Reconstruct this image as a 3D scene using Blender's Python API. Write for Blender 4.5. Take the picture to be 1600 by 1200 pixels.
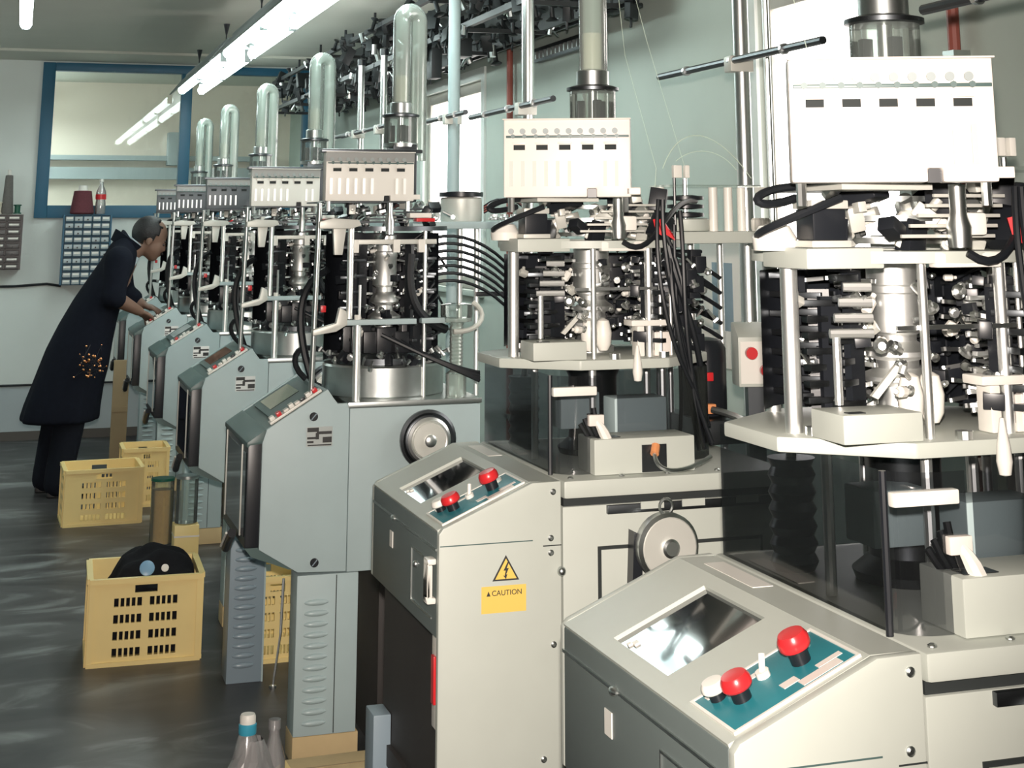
import bpy, bmesh, math, random
from mathutils import Vector, Matrix, Euler

# ------------------------------------------------------------------ clear
for o in list(bpy.data.objects): bpy.data.objects.remove(o)
scene = bpy.context.scene
C = scene.collection
rnd = random.Random(7)

# ------------------------------------------------------------------ camera
cam_d = bpy.data.cameras.new('camera'); cam = bpy.data.objects.new('camera', cam_d); C.objects.link(cam)
cam_d.sensor_width = 36.0; cam_d.lens = 54.0
cam_d.shift_x = -37.864 / 1600; cam_d.shift_y = -787.743 / 1600
cam_d.clip_start = 0.05; cam_d.clip_end = 60
_r = Vector((0.94995, -0.31239, -0.00296)); _u = -Vector((0.06495, 0.20676, -0.97623)); _b = -Vector((0.30558, 0.92718, 0.2167))
cam.matrix_world = Matrix(((_r.x, _u.x, _b.x, 0), (_r.y, _u.y, _b.y, 0), (_r.z, _u.z, _b.z, 1.5), (0, 0, 0, 1)))
scene.camera = cam

# ------------------------------------------------------------------ world, lights, exposure
world = bpy.data.worlds.new('world'); scene.world = world; world.use_nodes = True
world.node_tree.nodes['Background'].inputs[0].default_value = (0.75, 0.9, 0.95, 1)
world.node_tree.nodes['Background'].inputs[1].default_value = 0.6
fl = bpy.data.lights.new('camera_flash', 'SPOT'); flo = bpy.data.objects.new('camera_flash', fl); C.objects.link(flo)
fl.energy = 590; fl.color = (1.0, 0.89, 0.80); fl.shadow_soft_size = 0.022; fl.spot_size = math.radians(66); fl.spot_blend = 1.0
flo.location = (0.0, 0.0, 1.60)
flo.rotation_euler = Vector((0.237, 1.013, -0.055)).to_track_quat('-Z', 'Y').to_euler()
vs = scene.view_settings
vs.view_transform = 'Standard'; vs.look = 'None'; vs.gamma = 1.0; vs.use_curve_mapping = False
vs.exposure = 0.15
TUBE_EMIT = 15.5
PANE_EMIT = 4.0

# ------------------------------------------------------------------ materials
def mat(name, col, rough=0.5, metal=0.0, noise=0.0, nscale=30.0, bump=0.0, spec=0.5, emit=None, estr=0.0, coat=0.0):
    m = bpy.data.materials.new(name); m.use_nodes = True
    nt = m.node_tree; b = nt.nodes['Principled BSDF']
    b.inputs['Base Color'].default_value = (*col, 1); b.inputs['Roughness'].default_value = rough
    b.inputs['Metallic'].default_value = metal; b.inputs['Specular IOR Level'].default_value = spec
    b.inputs['Coat Weight'].default_value = coat
    if emit:
        b.inputs['Emission Color'].default_value = (*emit, 1); b.inputs['Emission Strength'].default_value = estr
    if noise or bump:
        tc = nt.nodes.new('ShaderNodeTexCoord'); n = nt.nodes.new('ShaderNodeTexNoise')
        n.inputs['Scale'].default_value = nscale; n.inputs['Detail'].default_value = 5
        nt.links.new(tc.outputs['Object'], n.inputs['Vector'])
        if noise:
            mx = nt.nodes.new('ShaderNodeMix'); mx.data_type = 'RGBA'
            mx.inputs[6].default_value = (*[c * (1 - noise) for c in col], 1)
            mx.inputs[7].default_value = (*[min(1, c * (1 + noise)) for c in col], 1)
            nt.links.new(n.outputs['Fac'], mx.inputs[0]); nt.links.new(mx.outputs[2], b.inputs['Base Color'])
        if bump:
            bp = nt.nodes.new('ShaderNodeBump'); bp.inputs['Strength'].default_value = bump; bp.inputs['Distance'].default_value = 0.004
            nt.links.new(n.outputs['Fac'], bp.inputs['Height']); nt.links.new(bp.outputs[0], b.inputs['Normal'])
    return m

def clear_mat(name, tint, gloss=0.12, rough=0.05, body=0.0, bcol=(0.8, 0.9, 0.85)):
    """thin clear plastic or glass: tinted see-through, a little body colour, fresnel gloss"""
    m = bpy.data.materials.new(name); m.use_nodes = True; nt = m.node_tree
    for n in list(nt.nodes): nt.nodes.remove(n)
    out = nt.nodes.new('ShaderNodeOutputMaterial')
    tr = nt.nodes.new('ShaderNodeBsdfTransparent'); tr.inputs[0].default_value = (*tint, 1)
    df = nt.nodes.new('ShaderNodeBsdfDiffuse'); df.inputs[0].default_value = (*bcol, 1)
    gl = nt.nodes.new('ShaderNodeBsdfGlossy'); gl.inputs['Roughness'].default_value = rough
    lw = nt.nodes.new('ShaderNodeFresnel'); lw.inputs['IOR'].default_value = 1.45
    m1 = nt.nodes.new('ShaderNodeMixShader'); m1.inputs[0].default_value = body
    m2 = nt.nodes.new('ShaderNodeMixShader')
    ad = nt.nodes.new('ShaderNodeMath'); ad.operation = 'ADD'; ad.use_clamp = True; ad.inputs[1].default_value = gloss * 0.3
    nt.links.new(lw.outputs[0], ad.inputs[0])
    nt.links.new(tr.outputs[0], m1.inputs[1]); nt.links.new(df.outputs[0], m1.inputs[2])
    nt.links.new(m1.outputs[0], m2.inputs[1]); nt.links.new(gl.outputs[0], m2.inputs[2]); nt.links.new(ad.outputs[0], m2.inputs[0])
    nt.links.new(m2.outputs[0], out.inputs[0])
    return m

M = {}
M['paint'] = mat('grey_paint', (0.50, 0.53, 0.48), 0.45, noise=0.04, nscale=14, bump=0.03)
M['paint_b'] = mat('grey_green_paint', (0.41, 0.51, 0.52), 0.5, noise=0.05, nscale=12, bump=0.03)
M['shell_b'] = mat('dark_green_shell', (0.075, 0.125, 0.12), 0.4, noise=0.08, nscale=9)
M['blue_grey'] = mat('blue_grey_paint', (0.24, 0.31, 0.36), 0.45, noise=0.05, nscale=10)
M['cream'] = mat('cream_panel', (0.78, 0.72, 0.66), 0.42, noise=0.02, nscale=20)
M['dark'] = mat('black_plastic', (0.012, 0.014, 0.018), 0.35)
M['gap'] = mat('dark_seam', (0.02, 0.025, 0.025), 0.8)
M['rubber'] = mat('black_rubber', (0.010, 0.012, 0.015), 0.45, spec=0.4)
M['chrome'] = mat('chrome', (0.86, 0.88, 0.87), 0.30, 1.0)
M['satin'] = mat('satin_chrome', (0.95, 0.96, 0.94), 0.44, 1.0)
M['steel'] = mat('brushed_steel', (0.55, 0.58, 0.57), 0.34, 1.0, noise=0.1, nscale=40)
M['darksteel'] = mat('dark_steel', (0.12, 0.13, 0.14), 0.35, 1.0)
M['alu'] = mat('cast_aluminium', (0.62, 0.62, 0.57), 0.45, 0.3, noise=0.06, nscale=25)
M['white'] = mat('white_plastic', (0.80, 0.78, 0.72), 0.4)
M['red'] = mat('red_plastic', (0.62, 0.025, 0.03), 0.3)
M['teal'] = mat('teal_label', (0.02, 0.20, 0.24), 0.45, noise=0.1, nscale=30)
M['yellow'] = mat('yellow_sticker', (0.80, 0.55, 0.12), 0.5)
M['orange'] = mat('orange_plastic', (0.75, 0.30, 0.12), 0.5)
M['ink'] = mat('black_ink', (0.03, 0.03, 0.03), 0.6)
M['screen'] = mat('screen_glass', (0.008, 0.012, 0.014), 0.06, spec=1.0, coat=1.0)
M['smoke'] = clear_mat('smoked_acrylic', (0.52, 0.53, 0.55), gloss=0.25, rough=0.08, body=0.06, bcol=(0.08, 0.085, 0.09))
M['glass'] = clear_mat('clear_glass', (0.90, 0.94, 0.92), gloss=0.2, rough=0.03, body=0.10)
M['hose'] = clear_mat('milky_clear_hose', (0.82, 0.90, 0.86), gloss=0.3, rough=0.12, body=0.30, bcol=(0.76, 0.86, 0.80))
M['pane'] = clear_mat('window_pane', (0.93, 0.96, 0.95), gloss=0.0, rough=0.02, body=0.03)
M['film'] = clear_mat('clear_film', (0.85, 0.85, 0.85), gloss=0.6, rough=0.15, body=0.35, bcol=(0.7, 0.68, 0.68))
M['recess'] = mat('dark_brown_and_shade', (0.035, 0.030, 0.028), 0.6, noise=0.2, nscale=8)  # kick panel's own brown; also painted shade on the older machines' column
M['frame'] = mat('pale_window_frame', (0.50, 0.48, 0.43), 0.6, noise=0.1, nscale=8)
M['blue'] = mat('blue_frame_paint', (0.015, 0.11, 0.19), 0.45, noise=0.08, nscale=8)
M['wall'] = mat('wall_plaster', (0.72, 0.76, 0.73), 0.85, noise=0.05, nscale=4, bump=0.15)
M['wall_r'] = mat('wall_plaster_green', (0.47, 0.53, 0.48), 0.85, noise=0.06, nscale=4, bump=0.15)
M['office'] = mat('office_plaster', (0.93, 0.80, 0.69), 0.85, noise=0.03, nscale=3)
M['portband'] = mat('grey_port_band', (0.30, 0.31, 0.30), 0.4, 0.4)
M['panel_dark'] = mat('dark_selector_panel', (0.10, 0.11, 0.12), 0.4, 0.3)
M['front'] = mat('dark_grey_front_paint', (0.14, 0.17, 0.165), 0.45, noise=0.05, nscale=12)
M['guide'] = mat('near_black_metal', (0.02, 0.024, 0.026), 0.5, 0.3)  # near-black metal of the overhead creel
M['drive'] = mat('pale_blue_grey_box', (0.42, 0.52, 0.53), 0.5)
M['louvre'] = mat('pressed_louvre_paint', (0.41, 0.51, 0.52), 0.28)
M['louvre_b'] = mat('blue_louvre_paint', (0.26, 0.33, 0.38), 0.28)
M['dado'] = mat('dado_plaster', (0.45, 0.50, 0.52), 0.85, noise=0.05, nscale=5)
M['ceiling'] = mat('ceiling_plaster', (0.62, 0.62, 0.55), 0.9, noise=0.05, nscale=3)
M['skirting'] = mat('dark_skirting', (0.10, 0.09, 0.08), 0.6)
M['crate'] = mat('yellow_crate_plastic', (0.86, 0.66, 0.28), 0.45, noise=0.05, nscale=14)
M['card'] = mat('cardboard', (0.58, 0.44, 0.24), 0.85, noise=0.08, nscale=20)
M['wood'] = mat('plywood', (0.34, 0.25, 0.14), 0.7, noise=0.2, nscale=6)
M['cloth'] = mat('black_cloth', (0.010, 0.010, 0.012), 0.9, spec=0.12, noise=0.3, nscale=60, bump=0.3)
M['coat'] = mat('navy_coat_cloth', (0.008, 0.010, 0.017), 0.9, spec=0.12, noise=0.25, nscale=40, bump=0.2)
M['trouser'] = mat('dark_trouser_cloth', (0.010, 0.012, 0.018), 0.9, spec=0.12, noise=0.2, nscale=40)
M['skin'] = mat('skin', (0.20, 0.115, 0.08), 0.55, noise=0.06, nscale=20)
M['hair'] = mat('dark_hair', (0.012, 0.011, 0.012), 0.6, noise=0.3, nscale=120, bump=0.4)
M['eye'] = mat('eye', (0.05, 0.04, 0.04), 0.2)
M['collar'] = mat('pale_shirt', (0.42, 0.50, 0.55), 0.8)
M['leather'] = mat('black_leather', (0.012, 0.012, 0.013), 0.4)
M['maroon'] = mat('maroon_yarn', (0.13, 0.035, 0.045), 0.9, noise=0.2, nscale=90, bump=0.4)
M['greyyarn'] = mat('grey_yarn', (0.16, 0.15, 0.14), 0.9, noise=0.2, nscale=90, bump=0.4)
M['creamyarn'] = mat('cream_yarn', (0.72, 0.68, 0.56), 0.9, noise=0.1, nscale=90, bump=0.4)
M['ochre'] = mat('ochre_knit', (0.62, 0.40, 0.14), 0.85, noise=0.15, nscale=60, bump=0.3)
M['green'] = mat('green_plastic', (0.01, 0.10, 0.06), 0.4)
M['bluecap'] = mat('blue_cap_plastic', (0.05, 0.35, 0.50), 0.4)
M['bluebadge'] = mat('pale_blue_badge', (0.20, 0.35, 0.50), 0.35)
M['copperpipe'] = mat('red_painted_pipe', (0.30, 0.08, 0.06), 0.5)
M['copper'] = mat('copper_glint', (0.95, 0.45, 0.20), 0.12, 1.0)
M['thread'] = mat('pale_thread', (0.62, 0.72, 0.60), 0.8)
M['tube_lit'] = mat('lit_fluorescent_tube', (0.9, 0.9, 0.9), 0.5, emit=(0.86, 1.0, 0.97), estr=TUBE_EMIT)
M['daylight'] = mat('sunlit_window_pane', (0.9, 0.9, 0.9), 0.3, emit=(1.0, 0.93, 0.88), estr=PANE_EMIT)
M['fixture'] = mat('lamp_housing', (0.30, 0.34, 0.34), 0.5)
M['drawer'] = mat('drawer_front', (0.42, 0.48, 0.50), 0.35)
M['drawer_d'] = mat('drawer_front_brown', (0.10, 0.09, 0.09), 0.35)

# floor: worn dark sheet with cloudy scuffs
m = bpy.data.materials.new('floor_worn_sheet'); m.use_nodes = True; nt = m.node_tree; b = nt.nodes['Principled BSDF']
tc = nt.nodes.new('ShaderNodeTexCoord'); mp = nt.nodes.new('ShaderNodeMapping'); mp.inputs['Scale'].default_value = (0.55, 1.0, 1)
n1 = nt.nodes.new('ShaderNodeTexNoise'); n1.inputs['Scale'].default_value = 3.2; n1.inputs['Detail'].default_value = 6; n1.inputs['Distortion'].default_value = 1.2
n2 = nt.nodes.new('ShaderNodeTexNoise'); n2.inputs['Scale'].default_value = 40; n2.inputs['Detail'].default_value = 4
cr = nt.nodes.new('ShaderNodeValToRGB')
cr.color_ramp.elements[0].position = 0.40; cr.color_ramp.elements[0].color = (0.030, 0.029, 0.030, 1)
cr.color_ramp.elements[1].position = 0.72; cr.color_ramp.elements[1].color = (0.26, 0.275, 0.27, 1)
e = cr.color_ramp.elements.new(0.55); e.color = (0.062, 0.060, 0.061, 1)
nt.links.new(tc.outputs['Object'], mp.inputs[0]); nt.links.new(mp.outputs[0], n1.inputs['Vector']); nt.links.new(tc.outputs['Object'], n2.inputs['Vector'])
nt.links.new(n1.outputs['Fac'], cr.inputs[0]); nt.links.new(cr.outputs[0], b.inputs['Base Color'])
b.inputs['Roughness'].default_value = 0.42
bp = nt.nodes.new('ShaderNodeBump'); bp.inputs['Strength'].default_value = 0.1; nt.links.new(n2.outputs['Fac'], bp.inputs['Height']); nt.links.new(bp.outputs[0], b.inputs['Normal'])
M['floor'] = m

# ------------------------------------------------------------------ mesh builder
class MB:
    def __init__(s): s.v = []; s.f = []
    def add(s, vs_, fs_):
        k = len(s.v); s.v += [tuple(v) for v in vs_]; s.f += [tuple(i + k for i in f) for f in fs_]; return s
    def box(s, x0, x1, y0, y1, z0, z1):
        return s.add([(x0, y0, z0), (x1, y0, z0), (x1, y1, z0), (x0, y1, z0), (x0, y0, z1), (x1, y0, z1), (x1, y1, z1), (x0, y1, z1)],
                     [(3, 2, 1, 0), (4, 5, 6, 7), (0, 1, 5, 4), (1, 2, 6, 5), (2, 3, 7, 6), (3, 0, 4, 7)])
    def hexa(s, p8):
        return s.add(p8, [(3, 2, 1, 0), (4, 5, 6, 7), (0, 1, 5, 4), (1, 2, 6, 5), (2, 3, 7, 6), (3, 0, 4, 7)])
    def prism(s, poly, axis, a, b):
        """poly in the two other axes: axis 'y' -> (x,z), 'z' -> (x,y), 'x' -> (y,z)"""
        def P(p, t):
            return {'y': (p[0], t, p[1]), 'z': (p[0], p[1], t), 'x': (t, p[0], p[1])}[axis]
        n = len(poly)
        vs_ = [P(p, a) for p in poly] + [P(p, b) for p in poly]
        fs_ = [tuple(range(n))[::-1], tuple(range(n, 2 * n))] + [(i, (i + 1) % n, n + (i + 1) % n, n + i) for i in range(n)]
        return s.add(vs_, fs_)
    def cyl(s, p0, p1, r0, r1=None, n=14):
        p0 = Vector(p0); p1 = Vector(p1); r1 = r0 if r1 is None else r1
        d = (p1 - p0).normalized(); a = d.orthogonal().normalized(); b_ = d.cross(a)
        vs_ = []
        for p, r in ((p0, r0), (p1, r1)):
            for i in range(n):
                t = 2 * math.pi * i / n; vs_.append(p + a * math.cos(t) * r + b_ * math.sin(t) * r)
        return s.add(vs_, [tuple(range(n))[::-1], tuple(range(n, 2 * n))] + [(i, (i + 1) % n, n + (i + 1) % n, n + i) for i in range(n)])
    def lathe(s, prof, cx=0, cy=0, n=24, axis='z', c=0.0):
        """prof [(r, t)]; axis z about (cx,cy); axis 'y' about (x=cx,z=cy) with t along y"""
        vs_ = []; fs_ = []
        for r, t in prof:
            for i in range(n):
                q = 2 * math.pi * i / n; u = r * math.cos(q); w = r * math.sin(q)
                vs_.append((cx + u, cy + w, t) if axis == 'z' else ((cx + u, t, cy + w) if axis == 'y' else (t, cx + u, cy + w)))
        m_ = len(prof)
        for j in range(m_ - 1):
            for i in range(n):
                k = (i + 1) % n; fs_.append((j * n + i, j * n + k, (j + 1) * n + k, (j + 1) * n + i))
        if prof[0][0] > 1e-5: fs_.append(tuple(range(n))[::-1])
        if prof[-1][0] > 1e-5: fs_.append(tuple(range((m_ - 1) * n, m_ * n)))
        return s.add(vs_, fs_)
    def tube(s, pts, r, n=8, cap=True):
        pts = [Vector(p) for p in pts]; m_ = len(pts); vs_ = []; fs_ = []
        rs = r if isinstance(r, (list, tuple)) else [r] * m_
        t0 = (pts[1] - pts[0]).normalized(); a = t0.orthogonal().normalized()
        for j in range(m_):
            t = (pts[min(j + 1, m_ - 1)] - pts[max(j - 1, 0)]).normalized()
            a = (a - t * a.dot(t)).normalized(); b_ = t.cross(a)
            for i in range(n):
                q = 2 * math.pi * i / n; vs_.append(pts[j] + (a * math.cos(q) + b_ * math.sin(q)) * rs[j])
        for j in range(m_ - 1):
            for i in range(n):
                k = (i + 1) % n; fs_.append((j * n + i, j * n + k, (j + 1) * n + k, (j + 1) * n + i))
        if cap: fs_ += [tuple(range(n))[::-1], tuple(range((m_ - 1) * n, m_ * n))]
        return s.add(vs_, fs_)
    def ball(s, c, rx, ry=None, rz=None, nu=14, nv=9, rot=None):
        ry = rx if ry is None else ry; rz = rx if rz is None else rz; vs_ = []; fs_ = []
        c = Vector(c)
        for j in range(nv + 1):
            p = math.pi * j / nv
            for i in range(nu):
                q = 2 * math.pi * i / nu
                v = Vector((rx * math.sin(p) * math.cos(q), ry * math.sin(p) * math.sin(q), rz * math.cos(p)))
                if rot: v = rot @ v
                vs_.append(c + v)
        for j in range(nv):
            for i in range(nu):
                k = (i + 1) % nu; fs_.append((j * nu + i, (j + 1) * nu + i, (j + 1) * nu + k, j * nu + k))
        return s.add(vs_, fs_)
    def mesh(s, name, material=None, bevel=0.0, smooth=True):
        me = bpy.data.meshes.new(name); me.from_pydata(s.v, [], s.f)
        bm = bmesh.new(); bm.from_mesh(me)
        bmesh.ops.remove_doubles(bm, verts=bm.verts, dist=1e-6)
        bmesh.ops.recalc_face_normals(bm, faces=bm.faces)
        if bevel:
            ed = [e_ for e_ in bm.edges if len(e_.link_faces) == 2 and e_.calc_face_angle() > 0.5]
            bmesh.ops.bevel(bm, geom=ed, offset=bevel, segments=2, profile=0.6, affect='EDGES', clamp_overlap=True)
        bm.to_mesh(me); bm.free()
        if smooth:
            me.polygons.foreach_set('use_smooth', [True] * len(me.polygons))
            me.set_sharp_from_angle(angle=math.radians(35))
        if material: me.materials.append(M[material] if isinstance(material, str) else material)
        me.update(); return me
    def build(s, name, material, parent=None, bevel=0.0, loc=None, smooth=True):
        o = bpy.data.objects.new(name, s.mesh(name, material, bevel, smooth)); C.objects.link(o)
        if parent: o.parent = parent
        if loc: o.location = loc
        return o

def inst(name, me, parent, loc=(0, 0, 0), rot=(0, 0, 0), sc=1.0):
    o = bpy.data.objects.new(name, me); C.objects.link(o)
    if parent: o.parent = parent
    o.location = loc; o.rotation_euler = rot
    o.scale = (sc, sc, sc) if not isinstance(sc, (tuple, list)) else sc
    return o

def tag(o, label, cat=None, group=None, kind=None):
    o['label'] = label
    if cat: o['category'] = cat
    if group: o['group'] = group
    if kind: o['kind'] = kind
    return o

def thing(name, label, cat, loc=(0, 0, 0), rz=0, group=None):
    o = bpy.data.objects.new(name, None); C.objects.link(o); o.empty_display_size = 0.1
    o.location = loc; o.rotation_euler = (0, 0, rz)
    return tag(o, label, cat, group)

def copy_tree(o, parent=None):
    c = o.copy(); C.objects.link(c); c.parent = parent
    for ch in list(o.children): copy_tree(ch, c)
    return c

def struct(name, mb, material, label=None, parent=None, bevel=0):
    o = mb.build(name, material, parent, bevel)
    if not parent: o['kind'] = 'structure'
    if label: o['label'] = label
    return o

def bez(p0, p1, p2, p3, n=12):
    p0, p1, p2, p3 = map(Vector, (p0, p1, p2, p3)); r = []
    for i in range(n + 1):
        t = i / n; u = 1 - t; r.append(p0 * u**3 + p1 * 3 * u * u * t + p2 * 3 * u * t * t + p3 * t**3)
    return r

def text_mesh(txt, size, name):
    cu = bpy.data.curves.new('t', 'FONT'); cu.body = txt; cu.size = size; cu.align_x = 'CENTER'; cu.align_y = 'CENTER'; cu.extrude = 0.0004
    to = bpy.data.objects.new('t', cu); C.objects.link(to)
    bpy.context.view_layer.update()
    me = bpy.data.meshes.new_from_object(to.evaluated_get(bpy.context.evaluated_depsgraph_get()))
    bpy.data.objects.remove(to); me.name = name
    return me

# ================================================================== THE ROOM
XL, XR, YF, YB, ZC = -3.6, 2.27, -2.6, 12.0, 2.69
struct('floor', MB().box(XL - .1, XR + .1, YF - .1, 14.3, -0.1, 0), 'floor', 'worn dark grey factory floor with pale scuffs')
struct('ceiling', MB().box(XL - .1, XR + .1, YF - .1, 14.3, ZC, ZC + .1), 'ceiling', 'dull beige plaster ceiling')
# back wall with the opening for the glazed partition
wb = struct('wall_back', MB().box(XL, XR, YB, YB + .12, 0.36, 1.53).box(XL, 0.10, YB, YB + .12, 1.53, ZC).box(2.12, XR, YB, YB + .12, 1.53, ZC).box(0.10, 2.12, YB, YB + .12, 2.66, ZC), 'wall', 'pale plaster end wall')
struct('dado', MB().box(XL, XR, YB - .008, YB + .12, 0.0, 0.36), 'dado', None, wb)
struct('wall_left', MB().box(XL - .1, XL, YF, 14.2, 0, ZC), 'wall', 'pale plaster side wall')
struct('wall_front', MB().box(XL, XR, YF - .1, YF, 0, ZC), 'wall', 'pale plaster wall behind the camera')
struct('wall_office', MB().box(XL, XR, 14.0, 14.1, 0, ZC), 'office', 'pale wall of the office behind the glass')
W2 = (3.72, 4.56); W3 = (7.79, 9.02); WZ0, WZ1 = 1.15, 2.23
wr = MB().box(XR, XR + .16, YF, 14.2, 0, WZ0).box(XR, XR + .16, YF, 14.2, WZ1, ZC)
wr.box(XR, XR + .16, YF, W2[0], WZ0, WZ1).box(XR, XR + .16, W2[1], W3[0], WZ0, WZ1).box(XR, XR + .16, W3[1], 14.2, WZ0, WZ1)
struct('wall_right', wr, 'wall_r', 'grey-green plaster side wall behind the machines')
struct('baseboard_back', MB().box(XL, XR, YB - .02, YB - .008, 0, 0.06), 'skirting', 'dark skirting along the end wall')
struct('trim_1', MB().box(XL, XR, 11.35, YB, 2.672, ZC), 'ceiling', 'shallow ceiling beam along the end wall')
struct('trim_2', MB().box(0.1, 2.1, 13.86, 14.0, 2.02, 2.06).box(0.1, 2.1, 13.88, 14.0, 1.86, 1.96), 'dado', 'grey ledges on the office wall behind the glass')

# glazed partition: blue frame, two panes
w1 = bpy.data.objects.new('window_1', None); C.objects.link(w1); w1['kind'] = 'structure'; w1['label'] = 'blue-framed glazed partition in the end wall'
fr = [(0.10, 0.19, 1.53, 2.66), (2.04, 2.12, 1.53, 2.66), (1.11, 1.19, 1.62, 2.60)]
for x0, x1, z0, z1 in fr: MB().box(x0, x1, YB - .03, YB + .06, z0, z1).build('window_frame', 'blue', w1, 0.004)
MB().box(0.19, 2.04, YB - .03, YB + .06, 2.60, 2.66).build('window_frame', 'blue', w1, 0.004)
MB().box(0.19, 2.04, YB - .03, YB + .06, 1.53, 1.62).build('window_frame', 'blue', w1, 0.004)
MB().box(0.19, 1.11, YB + .01, YB + .016, 1.62, 2.60).build('pane', 'pane', w1)
MB().box(1.19, 2.04, YB + .01, YB + .016, 1.62, 2.60).build('pane', 'pane', w1)

def side_window(name, y0, y1, label, nmull):
    w = bpy.data.objects.new(name, None); C.objects.link(w); w['kind'] = 'structure'; w['label'] = label
    a, b_ = XR + .02, XR + .06
    MB().box(a, b_, y0, y0 + .05, WZ0, WZ1).build('window_frame', 'frame', w, .004)
    MB().box(a, b_, y1 - .05, y1, WZ0, WZ1).build('window_frame', 'frame', w, .004)
    MB().box(a, b_, y0 + .05, y1 - .05, WZ1 - .06, WZ1).build('window_frame', 'frame', w, .004)
    MB().box(a, b_, y0 + .05, y1 - .05, WZ0, WZ0 + .06).build('window_frame', 'frame', w, .004)
    step = (y1 - y0 - .1) / (nmull + 1)
    for i in range(nmull + 1):
        p0 = y0 + .05 + i * step; p1 = p0 + step
        if i: MB().box(a, b_, p0 - .02, p0 + .02, WZ0 + .06, WZ1 - .06).build('mullion', 'frame', w, .003); p0 += .02
        if i < nmull: p1 -= .02
        MB().box(XR + .035, XR + .04, p0, p1, WZ0 + .06, WZ1 - .06).build('pane', 'daylight', w)
    MB().box(XR - .03, XR + .02, y0 - .04, y1 + .04, WZ0 - .03, WZ0).build('window_sill', 'wall_r', w, .004)
    MB().box(XR - .012, XR, y0 - .06, y0, WZ0, WZ1 + .06).build('architrave', 'wall', w)
    MB().box(XR - .012, XR, y1, y1 + .06, WZ0, WZ1 + .06).build('architrave', 'wall', w)
    MB().box(XR - .012, XR, y0, y1, WZ1, WZ1 + .06).build('architrave', 'wall', w)
side_window('window_2', *W2, 'bright window behind the nearest machine', 0)
side_window('window_3', *W3, 'bright window between the far machines and the side wall', 1)

# ================================================================== LAMPS
def lamp(x, y0, y1, z, label, half=0.135, wires=True, tubes=2, batten=False):
    t = thing('fluorescent_lamp', label, 'lamp', (x, (y0 + y1) / 2, z), group='fluorescent ceiling lamps')
    L = (y1 - y0) / 2
    if not batten:
        MB().prism([(-half * 1.15, -.03), (-half * .5, .078), (half * .45, .078), (half * .75, .04), (half * .6, .048), (half * .4, .062), (-half * .45, .062), (-half * 1.05, -.03)], 'y', -L, L).build('reflector', 'fixture', t)
        MB().box(-.045, .045, -L + .05, L - .05, .078, .115).build('housing', 'fixture', t, .004)
    else: MB().box(-.02, .02, -L, L, .03, .045).build('housing', 'fixture', t)
    xs = (-.07, .07) if tubes == 2 else (0,)
    nseg = max(1, round((y1 - y0) / 1.5))
    for k in range(nseg):
        a = -L + .02 + k * (2 * L - .04) / nseg; b_ = a + (2 * L - .04) / nseg - .05
        for dx in xs:
            tb = MB().cyl((dx, a + .02, 0.0), (dx, b_ - .02, 0.0), .03, n=12).build('tube', 'tube_lit', t)
            MB().box(dx - .018, dx + .018, a - .004, a + .02, -.03, .045).build('socket', 'fixture', t)
            MB().box(dx - .018, dx + .018, b_ - .02, b_ + .004, -.03, .045).build('socket', 'fixture', t)
    if wires:
        for yy in (-L * .6, L * .6):
            MB().cyl((0, yy, .115), (0, yy, ZC - z), .004, n=6).cyl((0, yy, ZC - z - .07), (0, yy, ZC - z), .004, .02, n=8).build('hanger', 'dark', t)
    return t
lamp(1.14, 9.05, 11.6, 2.44, 'far twin-tube fluorescent lamp hung above the machine row near the blue-framed glass')
lamp(1.14, 4.6, 8.95, 2.44, 'near twin-tube fluorescent lamp hung above the machine row, cut by the top of the photo')
lamp(-0.03, 6.9, 8.15, 2.47, 'short fluorescent lamp over the aisle at the top left corner', .06, True, 1, True)
lamp(-1.5, 8.8, 11.3, 2.44, 'added unseen fluorescent lamp over the next aisle, brightening the end wall')  # unseen lamp added to brighten the end wall
for x, lb in ((-.12, 'added unseen office lamp just behind the end wall, nearest the glass'), (-.60, 'added unseen middle office lamp behind the end wall'), (-1.1, 'added unseen office lamp behind the end wall, farthest from the glass')):
    lamp(x, 12.3, 13.8, 2.40, lb)  # hidden lamps added to light up the office wall behind the glass

# ================================================================== WALL THINGS
t = thing('wall_box', 'pale box hung on the office wall behind the glass', 'box', (1.26, 13.9, 1.98))
MB().box(-.07, .07, -.1, .1, 0, .28).build('body', 'dado', t, .005); MB().box(-.072, .072, -.105, -.1, .02, .26).build('door', 'dado', t, .003)

def drawer_cabinet(label, x0, x1, z0, z1, cols, rows, body, front, seed):
    r = random.Random(seed)
    t = thing('drawer_cabinet', label, 'cabinet', ((x0 + x1) / 2, YB - .075, z0))
    w = (x1 - x0) / 2; h = z1 - z0
    bm = MB().box(-w, w, .065, .075, 0, h).box(-w, -w + .012, -.07, .065, 0, h).box(w - .012, w, -.07, .065, 0, h)
    cw = (2 * w - .024) / cols; rh = h / rows
    for j in range(rows + 1): bm.box(-w + .012, w - .012, -.07, .065, max(0, j * rh - .004), min(h, j * rh + .004))
    for i in range(1, cols): bm.box(-w + .012 + i * cw - .003, -w + .012 + i * cw + .003, -.07, .065, 0, h)
    bm.build('carcass', body, t)
    me = MB().box(-cw * .42, cw * .42, -.012, .05, .0, rh * .62).mesh('drawer', front, .002)
    knob = MB().cyl((0, -.012, rh * .2), (0, -.022, rh * .2), .006, n=8).mesh('knob', 'dark')
    card = MB().box(-cw * .34, cw * .34, -.0135, -.012, rh * .28, rh * .54).mesh('label_card', 'white')
    for j in range(rows):
        for i in range(cols):
            d = inst('drawer', me, t, (-w + .012 + (i + .5) * cw, -.068 - r.random() * .012, j * rh + .006))
            inst('label_card', card, d) if r.random() < .75 else inst('knob', knob, d)
    return t
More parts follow.
